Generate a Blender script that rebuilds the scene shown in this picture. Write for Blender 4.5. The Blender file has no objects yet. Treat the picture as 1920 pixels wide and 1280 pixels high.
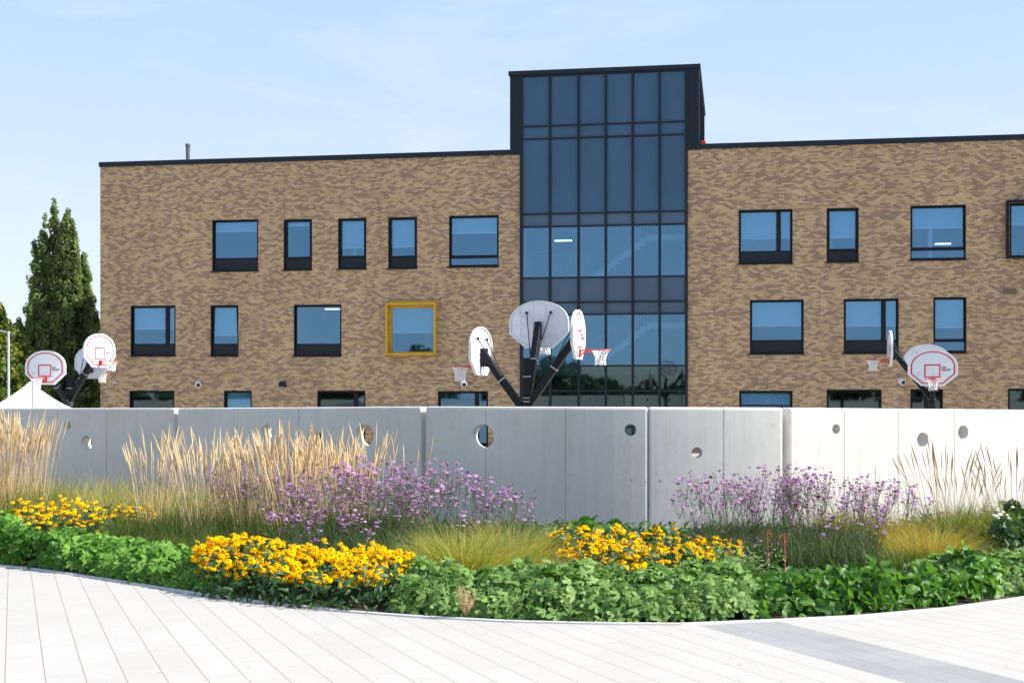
import bpy, bmesh, math, random
import numpy as np
from mathutils import Vector, Matrix
random.seed(7); rng = np.random.default_rng(11)
PI = math.pi; R = math.radians
scene = bpy.context.scene; COL = scene.collection
E = 1.45; F = 2500.0; HY = 735.0          # eye height, focal length in photo pixels, horizon row
BZ = -0.38                                 # level of the planting bed
# ------------------------------------------------------------------ helpers
def tag(o, label=None, cat=None, group=None, kind=None):
    if label: o['label'] = label
    if cat: o['category'] = cat
    if group: o['group'] = group
    if kind: o['kind'] = kind
    return o
def empty(name, loc=(0,0,0), rz=0):
    o = bpy.data.objects.new(name, None); COL.objects.link(o)
    o.location = loc; o.rotation_euler = (0,0,rz); o.empty_display_size = .3
    return o
def link(name, me, mat, parent=None, loc=None, rz=None):
    o = bpy.data.objects.new(name, me); COL.objects.link(o)
    if mat is not None:
        for m in (mat if isinstance(mat,(list,tuple)) else [mat]): me.materials.append(m)
    if parent: o.parent = parent
    if loc is not None: o.location = loc
    if rz is not None: o.rotation_euler = (0,0,rz)
    return o
def npmesh(name, V, Fc, tint=None, smooth=False, matidx=None):
    V = np.asarray(V,dtype=np.float32); Fc = np.asarray(Fc,dtype=np.int32)
    me = bpy.data.meshes.new(name); n = Fc.shape[1]
    me.vertices.add(len(V)); me.vertices.foreach_set('co', V.ravel())
    me.loops.add(Fc.size); me.loops.foreach_set('vertex_index', Fc.ravel())
    me.polygons.add(len(Fc)); me.polygons.foreach_set('loop_start', np.arange(0,Fc.size,n,dtype=np.int32))
    if matidx is not None: me.polygons.foreach_set('material_index', np.asarray(matidx,dtype=np.int32))
    me.update(calc_edges=True)
    if smooth: me.polygons.foreach_set('use_smooth', np.ones(len(Fc),dtype=bool))
    if tint is not None:
        a = me.attributes.new('tint','FLOAT','POINT'); a.data.foreach_set('value', np.asarray(tint,dtype=np.float32))
    me.validate(); return me
class MB:
    def __init__(s): s.v=[]; s.f=[]; s.uv=[]
    def quad(s,a,b,c,d,uv=None):
        i=len(s.v); s.v+= [a,b,c,d]; s.f.append((i,i+1,i+2,i+3)); s.uv.append(uv or [(0,0)]*4)
    def face(s,pts,uv=None):
        i=len(s.v); s.v+=list(pts); s.f.append(tuple(range(i,i+len(pts)))); s.uv.append(uv or [(0,0)]*len(pts))
    def box(s,x0,x1,y0,y1,z0,z1,M=None):
        p=[(x,y,z) for z in (z0,z1) for y in (y0,y1) for x in (x0,x1)]
        if M is not None: p=[tuple(M@Vector(q)) for q in p]
        i=len(s.v); s.v+=p
        for f in ((0,2,3,1),(4,5,7,6),(0,1,5,4),(2,6,7,3),(0,4,6,2),(1,3,7,5)):
            s.f.append(tuple(i+k for k in f)); s.uv.append([(0,0)]*4)
        return s
    def beam(s,a,b,w,h,up=(0,0,1)):
        a=Vector(a); b=Vector(b); d=(b-a); L=d.length; d.normalize()
        x=d.cross(Vector(up))
        if x.length<1e-4: x=Vector((1,0,0))
        x.normalize(); z=x.cross(d)
        M=Matrix.Translation(a)@Matrix((x,d,z)).transposed().to_4x4()
        return s.box(-w/2,w/2,0,L,-h/2,h/2,M)
    def tube(s,pts,r,n=8,closed=False,cap=True):
        pts=[Vector(p) for p in pts]; m=len(pts); i0=len(s.v)
        rr = r if isinstance(r,(list,tuple)) else [r]*m
        prev=None
        for k,p in enumerate(pts):
            if closed: d=pts[(k+1)%m]-pts[k-1]
            else: d=pts[min(k+1,m-1)]-pts[max(k-1,0)]
            d.normalize()
            ref=Vector((0,0,1)) if abs(d.z)<.95 else Vector((1,0,0))
            x=d.cross(ref).normalized(); y=x.cross(d)
            for j in range(n):
                a=2*PI*j/n; s.v.append(tuple(p+(x*math.cos(a)+y*math.sin(a))*rr[k]))
        for k in range(m if closed else m-1):
            for j in range(n):
                a=i0+k*n+j; b=i0+k*n+(j+1)%n; c=i0+((k+1)%m)*n+(j+1)%n; d_=i0+((k+1)%m)*n+j
                s.f.append((a,b,c,d_)); s.uv.append([(0,0)]*4)
        if cap and not closed:
            s.f.append(tuple(i0+j for j in range(n))[::-1]); s.uv.append([(0,0)]*n)
            s.f.append(tuple(i0+(m-1)*n+j for j in range(n))); s.uv.append([(0,0)]*n)
        return s
    def prism(s,poly,y0,y1):          # poly in x,z
        n=len(poly); i=len(s.v)
        s.v+=[(x,y0,z) for x,z in poly]+[(x,y1,z) for x,z in poly]
        s.f.append(tuple(range(i,i+n))); s.uv.append([(0,0)]*n)
        s.f.append(tuple(range(i+n,i+2*n))[::-1]); s.uv.append([(0,0)]*n)
        for k in range(n):
            s.f.append((i+k,i+n+k,i+n+(k+1)%n,i+(k+1)%n)); s.uv.append([(0,0)]*4)
        return s
    def mesh(s,name,smooth=False,uv=False):
        me=bpy.data.meshes.new(name); me.from_pydata(s.v,[],s.f); 
        if uv:
            l=me.uv_layers.new(name='UVMap'); flat=[c for f in s.uv for u in f for c in u]
            l.data.foreach_set('uv',flat)
        me.update()
        if smooth: me.polygons.foreach_set('use_smooth',[True]*len(me.polygons))
        return me
    def build(s,name,mat,parent=None,smooth=False,uv=False,loc=None,rz=None,bevel=0):
        me=s.mesh(name,smooth,uv)
        if bevel or not uv:
            bm=bmesh.new(); bm.from_mesh(me)
            if not uv: bmesh.ops.recalc_face_normals(bm,faces=bm.faces)
            if bevel: bmesh.ops.bevel(bm,geom=[e for e in bm.edges if len(e.link_faces)==2 and e.calc_face_angle()>.6],offset=bevel,segments=1,affect='EDGES')
            bm.to_mesh(me); bm.free()
        return link(name,me,mat,parent,loc,rz)
# ------------------------------------------------------------------ materials
class NT:
    def __init__(s,name,rough=.6,metal=0,spec=.5):
        s.m=bpy.data.materials.new(name); s.m.use_nodes=True; s.t=s.m.node_tree; s.n=s.t.nodes; s.l=s.t.links
        s.p=s.n['Principled BSDF']; s.out=s.n['Material Output']
        s.p.inputs['Roughness'].default_value=rough; s.p.inputs['Metallic'].default_value=metal
        s.p.inputs['Specular IOR Level'].default_value=spec
    def new(s,typ,**kw):
        n=s.n.new(typ)
        for k,v in kw.items():
            if k in n.inputs and not hasattr(n,k): n.inputs[k].default_value=v
            else:
                try: setattr(n,k,v)
                except Exception: n.inputs[k].default_value=v
        return n
    def L(s,a,b): s.l.new(a,b)
    def math(s,op,a,b=None,c=None):
        n=s.n.new('ShaderNodeMath'); n.operation=op
        for i,x in enumerate((a,b,c)):
            if x is None: continue
            if isinstance(x,(int,float)): n.inputs[i].default_value=x
            else: s.L(x,n.inputs[i])
        return n.outputs[0]
    def ramp(s,fac,stops,interp='LINEAR'):
        n=s.n.new('ShaderNodeValToRGB'); n.color_ramp.interpolation=interp; cr=n.color_ramp
        while len(cr.elements)<len(stops): cr.elements.new(.5)
        for e,(p,c) in zip(cr.elements,stops): e.position=p; e.color=(*c,1)
        s.L(fac,n.inputs[0]); return n.outputs[0]
    def noise(s,vec,scale,detail=4,rough=.55):
        n=s.n.new('ShaderNodeTexNoise'); n.inputs['Scale'].default_value=scale; n.inputs['Detail'].default_value=detail; n.inputs['Roughness'].default_value=rough
        if vec is not None: s.L(vec,n.inputs['Vector'])
        return n.outputs['Fac']
    def coord(s,which='Object'):
        return s.n.new('ShaderNodeTexCoord').outputs[which]
    def mapping(s,vec,scale=(1,1,1),rot=(0,0,0)):
        n=s.n.new('ShaderNodeMapping'); n.inputs['Scale'].default_value=scale; n.inputs['Rotation'].default_value=rot; s.L(vec,n.inputs['Vector']); return n.outputs[0]
    def mix(s,f,a,b,blend='MIX'):
        n=s.n.new('ShaderNodeMix'); n.data_type='RGBA'; n.blend_type=blend
        for i,x in ((0,f),(6,a),(7,b)):
            if isinstance(x,(int,float)): n.inputs[i].default_value=x
            elif isinstance(x,tuple): n.inputs[i].default_value=(*x,1)
            else: s.L(x,n.inputs[i])
        return n.outputs[2]
    def bump(s,h,strength=.3,dist=.01):
        n=s.n.new('ShaderNodeBump'); n.inputs['Strength'].default_value=strength; n.inputs['Distance'].default_value=dist
        s.L(h,n.inputs['Height']); s.L(n.outputs[0],s.p.inputs['Normal'])
    def base(s,c): s.L(c,s.p.inputs['Base Color'])
def plain(name,col,rough=.5,metal=0,var=.12,scale=6,spec=.5):
    t=NT(name,rough,metal,spec); nz=t.noise(t.coord(),scale)
    t.base(t.ramp(nz,[(.3,tuple(c*(1-var) for c in col)),(.7,tuple(min(1,c*(1+var)) for c in col))])); return t.m
def leafmat(name,cols,rough=.5,trans=.3,spec=.4):
    t=NT(name,rough,0,spec); a=t.new('ShaderNodeAttribute'); a.attribute_name='tint'
    n=len(cols); c=t.ramp(a.outputs['Fac'],[(i/(n-1),cols[i]) for i in range(n)]); t.base(c)
    tr=t.new('ShaderNodeBsdfTranslucent')
    bright=t.mix(1.0,c,(1.5,1.5,.55),'MULTIPLY'); t.L(bright,tr.inputs[0])
    mx=t.new('ShaderNodeMixShader'); mx.inputs[0].default_value=trans
    t.L(t.p.outputs[0],mx.inputs[1]); t.L(tr.outputs[0],mx.inputs[2]); t.L(mx.outputs[0],t.out.inputs[0]); return t.m
M={}
M['black']=plain('black_metal',(.004,.006,.010),.45,.0,spec=.25)
M['navy']=plain('navy_cladding',(.006,.013,.024),.42,.0,.06,spec=.3)
M['panel']=plain('dark_panel',(.008,.012,.021),.5,spec=.3)
M['post']=plain('black_post_paint',(.007,.009,.013),.5,spec=.25)
M['yellow']=plain('yellow_powder_coat',(.62,.36,.008),.42,0,.05)
M['steel']=plain('galvanised_steel',(.5,.52,.55),.35,.8)
M['grey']=plain('grey_paint',(.3,.32,.34),.5)
M['white']=plain('white_plastic',(.74,.75,.78),.45,0,.05,3)
M['red']=plain('red_paint',(.62,.03,.025),.45,0,.05)
M['redlight']=plain('red_light_lens',(.7,.01,.01),.2)
M['net']=plain('white_net_cord',(.8,.79,.8),.8)
M['ink']=plain('black_ink',(.02,.02,.025),.6)
M['canvas']=plain('white_canvas',(.86,.86,.87),.8,0,.03,1)
M['bark']=plain('bark',(.09,.065,.045),.9,0,.3,8)
M['blind']=plain('roller_blind',(.55,.62,.65),.9,0,.03,1)
M['hem']=plain('blind_hem',(.97,.97,.97),.6,0,.0)  # white hem; its sunlit edge is painted as contrast with the darker blind
M['room']=plain('interior_plaster',(.78,.80,.80),.9,0,.05,.5)
M['roofing']=plain('roofing_felt',(.12,.12,.12),.9)
M['lens']=plain('dark_lens',(.01,.01,.012),.1)
t=NT('ceiling_lamp_glow'); t.p.inputs['Emission Color'].default_value=(1,.97,.9,1); t.p.inputs['Emission Strength'].default_value=1.5; M['lamp']=t.m
def glass(name,gcol,fac,tcol,rough=.02):
    t=NT(name); g=t.new('ShaderNodeBsdfGlossy'); g.inputs['Roughness'].default_value=rough; g.inputs['Color'].default_value=(*gcol,1)
    nz=t.noise(t.mapping(t.coord(),(.6,.6,.9)),1.2,2)
    b=t.new('ShaderNodeBump'); b.inputs['Strength'].default_value=.03; b.inputs['Distance'].default_value=.01; t.L(nz,b.inputs['Height']); t.L(b.outputs[0],g.inputs['Normal'])
    tr=t.new('ShaderNodeBsdfTransparent'); tr.inputs[0].default_value=(*tcol,1)
    mx=t.new('ShaderNodeMixShader'); mx.inputs[0].default_value=fac
    t.L(tr.outputs[0],mx.inputs[1]); t.L(g.outputs[0],mx.inputs[2]); t.L(mx.outputs[0],t.out.inputs[0]); return t.m
M['glass']=glass('blue_tinted_glass',(.20,.40,.64),.46,(.58,.83,1.0))
M['glass_dark_reflection']=glass('greenish_dark_reflection_glass',(.16,.22,.22),.5,(.26,.38,.36))  # greenish tint kept dark: reflections of dark trees put into the colour
def opaqueglass(name,base,coat):
    t=NT(name,.05,0,coat); t.p.inputs['Base Color'].default_value=(*base,1); t.p.inputs['IOR'].default_value=1.7
    nz=t.noise(t.coord(),.25,3); t.base(t.ramp(nz,[(.3,tuple(c*.85 for c in base)),(.7,tuple(c*1.15 for c in base))])); return t.m
M['spandrel']=opaqueglass('spandrel_glass_blue',(.038,.092,.17),.22)
M['spandrel2']=opaqueglass('spandrel_glass_grey',(.060,.108,.165),.22)
# brick
t=NT('buff_brick',.85,0,.2); uv=t.coord('UV'); sx=t.new('ShaderNodeSeparateXYZ'); t.L(uv,sx.inputs[0])
BW,BH=.225,.075
row=t.math('FLOOR',t.math('DIVIDE',sx.outputs[1],BH)); off=t.math('MULTIPLY',t.math('MODULO',row,2),.5)
cu=t.math('ADD',t.math('DIVIDE',sx.outputs[0],BW),off); ci=t.math('FLOOR',cu)
cb=t.new('ShaderNodeCombineXYZ'); t.L(ci,cb.inputs[0]); t.L(row,cb.inputs[1])
wn=t.new('ShaderNodeTexWhiteNoise'); wn.noise_dimensions='2D'; t.L(cb.outputs[0],wn.inputs['Vector'])
cl=t.noise(t.mapping(cb.outputs[0],(.42,1.7,1)),1.0,3,.6)
sel=t.math('ADD',t.math('MULTIPLY',t.math('SUBTRACT',cl,.5),1.75),t.math('MULTIPLY',wn.outputs['Value'],1.0))
wn2=t.new('ShaderNodeTexWhiteNoise'); wn2.noise_dimensions='3D'; ad=t.new('ShaderNodeVectorMath'); ad.operation='ADD'; ad.inputs[1].default_value=(17.3,5.1,3); t.L(cb.outputs[0],ad.inputs[0]); t.L(ad.outputs[0],wn2.inputs['Vector'])
tan=t.mix(wn2.outputs['Value'],(.48,.315,.165),(.66,.46,.265)); brn=t.mix(wn2.outputs['Value'],(.27,.168,.112),(.38,.25,.165))
st=t.ramp(sel,[(.36,(1,1,1)),(.50,(0,0,0))])
bc=t.mix(st,tan,brn)
fu=t.math('FRACT',cu); fv=t.math('FRACT',t.math('DIVIDE',sx.outputs[1],BH))
mort=t.math('MAXIMUM',t.math('LESS_THAN',fu,.045),t.math('LESS_THAN',fv,.13))
c=t.mix(mort,bc,(.33,.245,.16)); gr=t.noise(t.coord('Object'),30,3); c=t.mix(t.math('MULTIPLY',gr,.25),c,(.25,.2,.15))
wz=t.noise(t.mapping(t.coord('Object'),(.35,1,.12)),1.0,4,.6); c=t.mix(1.0,c,t.ramp(wz,[(.3,(.90,.90,.90)),(.7,(1.06,1.05,1.04))]),'MULTIPLY')
t.base(c); t.bump(t.math('SUBTRACT',1.0,mort),.5,.006); M['brick']=t.m
# concrete
t=NT('cast_concrete',.8,0,.25); co=t.coord()
n1=t.noise(co,1.1,5,.6); n2=t.noise(t.mapping(co,(5,5,.35)),1.5,4,.6); n3=t.noise(co,34,3,.75); n4=t.noise(co,9,4,.65)
c=t.ramp(n1,[(.3,(.645,.625,.59)),(.7,(.73,.71,.675))])
c=t.mix(t.ramp(n2,[(.52,(0,0,0)),(.75,(.26,.26,.26))]),c,(.48,.47,.45))
c=t.mix(t.ramp(n4,[(.60,(0,0,0)),(.70,(.4,.4,.4))]),c,(.48,.475,.46))
dr=t.noise(t.mapping(co,(14,14,.5)),1.0,2,.5); c=t.mix(t.ramp(dr,[(.66,(0,0,0)),(.74,(.30,.30,.30))]),c,(.40,.39,.36))
c=t.mix(t.ramp(n3,[(.68,(0,0,0)),(.72,(.55,.55,.55))]),c,(.28,.27,.26))
t.base(c); t.bump(n4,.15,.01); M['concrete']=t.m
# ------------------------------------------------------------------ camera, sky, sun
cam=bpy.data.cameras.new('camera'); co=bpy.data.objects.new('camera',cam); COL.objects.link(co)
co.location=(0,0,E); co.rotation_euler=(PI/2,0,0); cam.sensor_width=36; cam.lens=36*F/1920; cam.shift_y=(HY-640)/1920
cam.clip_end=3000; cam.clip_start=.1; scene.camera=co
SUN_A=R(82); SUN_E=R(40)
sd=Vector((math.sin(SUN_A)*math.cos(SUN_E),-math.cos(SUN_A)*math.cos(SUN_E),math.sin(SUN_E)))
sl=bpy.data.lights.new('sun','SUN'); sl.energy=3.7; sl.angle=R(.5); sl.color=(1,.94,.85)
so=bpy.data.objects.new('sun',sl); COL.objects.link(so); so.rotation_euler=sd.to_track_quat('Z','Y').to_euler()
w=bpy.data.worlds.new('World'); scene.world=w; w.use_nodes=True; nt=w.node_tree; bg=nt.nodes['Background']
sk=nt.nodes.new('ShaderNodeTexSky'); sk.sky_type='NISHITA'; sk.sun_disc=False; sk.sun_elevation=SUN_E
sk.sun_rotation=math.atan2(sd.x,sd.y); sk.air_density=1.0; sk.dust_density=.6; sk.ozone_density=1.6
tc=nt.nodes.new('ShaderNodeTexCoord'); mp=nt.nodes.new('ShaderNodeMapping'); mp.inputs['Scale'].default_value=(3.0,3.0,11)
nz=nt.nodes.new('ShaderNodeTexNoise'); nz.inputs['Scale'].default_value=1.6; nz.inputs['Detail'].default_value=7; nz.inputs['Roughness'].default_value=.6; nz.inputs['Distortion'].default_value=.5
rp=nt.nodes.new('ShaderNodeValToRGB'); rp.color_ramp.elements[0].position=.52; rp.color_ramp.elements[1].position=.85; rp.color_ramp.elements[1].color=(.33,.33,.33,1)
mx=nt.nodes.new('ShaderNodeMix'); mx.data_type='RGBA'; mx.inputs[7].default_value=(3.0,3.2,3.4,1)
nt.links.new(tc.outputs['Generated'],mp.inputs[0]); nt.links.new(mp.outputs[0],nz.inputs['Vector']); nt.links.new(nz.outputs['Fac'],rp.inputs[0])
sxyz=nt.nodes.new('ShaderNodeSeparateXYZ'); nt.links.new(tc.outputs['Generated'],sxyz.inputs[0])
gr=nt.nodes.new('ShaderNodeValToRGB'); ge=gr.color_ramp.elements
while len(ge)<5: ge.new(.5)
for e_,(p_,c_) in zip(ge,[(0,(.86,.93,1.0)),(.06,(.80,.89,1.0)),(.28,(.56,.73,.98)),(.6,(.46,.63,.93)),(1,(.44,.61,.92))]): e_.position=p_; e_.color=(*c_,1)
nt.links.new(sxyz.outputs['Z'],gr.inputs[0])
sc_=nt.nodes.new('ShaderNodeMix'); sc_.data_type='RGBA'; sc_.blend_type='MULTIPLY'; sc_.inputs[0].default_value=1; sc_.inputs[7].default_value=(2.75,2.75,2.75,1); nt.links.new(gr.outputs[0],sc_.inputs[6])
m2=nt.nodes.new('ShaderNodeMix'); m2.data_type='RGBA'; m2.inputs[0].default_value=.88; nt.links.new(sk.outputs[0],m2.inputs[6]); nt.links.new(sc_.outputs[2],m2.inputs[7])
nt.links.new(rp.outputs[0],mx.inputs[0]); nt.links.new(m2.outputs[2],mx.inputs[6]); nt.links.new(mx.outputs[2],bg.inputs[0])
bg.inputs[1].default_value=.15
vs=scene.view_settings; vs.view_transform='Standard'; vs.look='None'; vs.exposure=1.2; vs.gamma=1
# ------------------------------------------------------------------ ground, paving, bed
KP=[(-900,1000),(-500,1030),(-200,1048),(0,1061),(63,1067),(200,1087),(333,1108),(467,1127),(640,1147),(773,1157),(960,1167),(1140,1171),(1280,1172),(1447,1165),(1613,1157),(1780,1142),(1920,1122),(2200,1070),(2500,1010)]
kx=np.array([p[0] for p in KP],float); ky=np.array([p[1] for p in KP],float)
def kdepth(px):
    return 2500*E/(np.interp(px,kx,ky)-815)
WP=[(-13.0,24.4),(-8.43,22.07),(-5.12,20.3),(-1.21,18.08),(1.765,17.3),(3.54,17.41),(7.45,19.4),(10.2,20.8)]
def bedz(px,y):
    k=kdepth(px); kz=-.032*k+.01
    return kz+(BZ-kz)*np.clip((y-k)/1.2,0,1)
def W(px,y,h=0.0):
    px=np.asarray(px,float); y=np.asarray(y,float)
    return np.stack([(px-960)/F*y, y, bedz(px,y)+h],-1)
# big terrain sheet (profile across y)
prof=[(-400,.02),(-12,.36),(0,-.03),(9,-.33),(14,-.51),(24,-.57),(32,-.85),(50,-1.22),(90,-1.24),(900,-1.3)]
mb=MB(); xs=[-900,-60,-25,0,25,60,900]
for i in range(len(prof)-1):
    for j in range(len(xs)-1):
        (y0,z0),(y1,z1)=prof[i],prof[i+1]
        mb.quad((xs[j],y0,z0),(xs[j+1],y0,z0),(xs[j+1],y1,z1),(xs[j],y1,z1))
t=NT('court_and_grass_ground',.9); nn=t.noise(t.coord(),.4,5); t.base(t.ramp(nn,[(.4,(.36,.335,.29)),(.6,(.42,.395,.35))])); 
tag(mb.build('ground',t.m),kind='structure')
# paving: sheet on the slope, planks run towards the upper left
PA=math.atan2(-937,2500)                    # direction of the plank lines
def pave_uv(x,y):
    dx,dy=math.sin(PA),math.cos(PA)
    return (x*dx+y*dy, x*dy-y*dx)
def slope_pt(px,py):
    y=2500*E/(py-815); return (px-960)/F*y, y
b1=pave_uv(*slope_pt(1467,1168))[1]; b1b=pave_uv(*slope_pt(1920,1268))[1]
b0=pave_uv(*slope_pt(1300,1177))[1]; b0b=pave_uv(*slope_pt(1677,1280))[1]
PW=(pave_uv(*slope_pt(85,1280))[1]-pave_uv(*slope_pt(8,1280))[1])
print('BAND',b0,b0b,b1,b1b,'plank',PW)
mb=MB(); pxs=np.linspace(-900,2500,90); front=[]
edge=[((p-960)/F*kdepth(p),kdepth(p)) for p in pxs]
for i in range(len(edge)-1):
    (xa,ya),(xb,yb)=edge[i],edge[i+1]
    for (fa,fb) in ((-6,0),(0,4),(4,None)):
        y0a=fa; y0b=fa; y1a=ya if fb is None else fb; y1b=yb if fb is None else fb
        P=[(xa,y0a,-.032*y0a),(xb,y0b,-.032*y0b),(xb,y1b,-.032*y1b),(xa,y1a,-.032*y1a)]
        mb.quad(*P,uv=[pave_uv(p[0],p[1]) for p in P])
t=NT('pale_plank_paving',.75,0,.3); uv=t.coord('UV'); sx=t.new('ShaderNodeSeparateXYZ'); t.L(uv,sx.inputs[0])
U,V=sx.outputs[0],sx.outputs[1]
b_off=pave_uv(*slope_pt(8,1280))[1]
vv=t.math('DIVIDE',t.math('SUBTRACT',V,b_off),PW); rowi=t.math('FLOOR',vv); fr=t.math('FRACT',vv)
uu=t.math('ADD',t.math('DIVIDE',U,.62),t.math('MULTIPLY',t.math('FRACT',t.math('MULTIPLY',rowi,.37)),1.0)); fu=t.math('FRACT',uu)
cb=t.new('ShaderNodeCombineXYZ'); t.L(t.math('FLOOR',uu),cb.inputs[0]); t.L(rowi,cb.inputs[1])
wn=t.new('ShaderNodeTexWhiteNoise'); wn.noise_dimensions='2D'; t.L(cb.outputs[0],wn.inputs['Vector'])
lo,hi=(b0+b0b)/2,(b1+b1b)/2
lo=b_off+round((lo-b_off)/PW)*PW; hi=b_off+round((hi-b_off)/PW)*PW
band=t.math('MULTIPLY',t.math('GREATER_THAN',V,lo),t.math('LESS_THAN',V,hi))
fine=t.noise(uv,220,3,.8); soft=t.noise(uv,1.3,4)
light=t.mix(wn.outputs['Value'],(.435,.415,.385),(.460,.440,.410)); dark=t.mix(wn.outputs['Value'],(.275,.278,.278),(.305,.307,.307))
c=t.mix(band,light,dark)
c=t.mix(t.math('MULTIPLY',t.ramp(soft,[(.45,(0,0,0)),(.75,(1,1,1))]),.25),c,(.52,.50,.47))
c=t.mix(t.math('MULTIPLY',t.ramp(fine,[(.45,(0,0,0)),(.75,(1,1,1))]),.22),c,(.36,.35,.34))
jl=t.math('LESS_THAN',fr,.028); jc=t.math('LESS_THAN',fu,.010)
spot=t.ramp(t.noise(uv,9,2,.5),[(.73,(0,0,0)),(.745,(1,1,1))])
c=t.mix(t.math('MULTIPLY',jc,.5),c,(.22,.20,.17)); c=t.mix(t.math('MULTIPLY',jl,.8),c,(.19,.165,.14)); c=t.mix(t.math('MULTIPLY',spot,.8),c,(.3,.25,.2))
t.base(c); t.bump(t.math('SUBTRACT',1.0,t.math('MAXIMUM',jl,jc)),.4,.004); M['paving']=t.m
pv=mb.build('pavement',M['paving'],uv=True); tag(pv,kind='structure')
mb=MB()
for i in range(len(edge)-1):
    (xa,ya),(xb,yb)=edge[i],edge[i+1]; za,zb=-.032*ya,-.032*yb
    for (d0,d1,h0,h1) in ((0,0,-.05,.014),(0,.05,.014,.014),(.05,.05,.014,-.1)):
        mb.quad((xa,ya+d0,za+h0),(xb,yb+d0,zb+h0),(xb,yb+d1,zb+h1),(xa,ya+d1,za+h1))
tag(mb.build('kerb',plain('kerb_steel_edging',(.62,.62,.62),.5,0,.05)),kind='structure')
# soil
mb=MB(); 
for i in range(len(pxs)-1):
    for j in range(8):
        def pt(p,j):
            k=float(kdepth(p))+.052; y=k+(25-k)*(j/8)**1.5; q=W(p,y,0); return tuple(q)
        mb.quad(pt(pxs[i],j),pt(pxs[i+1],j),pt(pxs[i+1],j+1),pt(pxs[i],j+1))
t=NT('bark_mulch_soil',.95); nn=t.noise(t.coord(),25,5,.7); t.base(t.ramp(nn,[(.35,(.035,.022,.015)),(.6,(.11,.075,.055)),(.8,(.2,.14,.11))])); t.bump(nn,.8,.03)
tag(mb.build('planting_bed',t.m),kind='structure')
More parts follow.
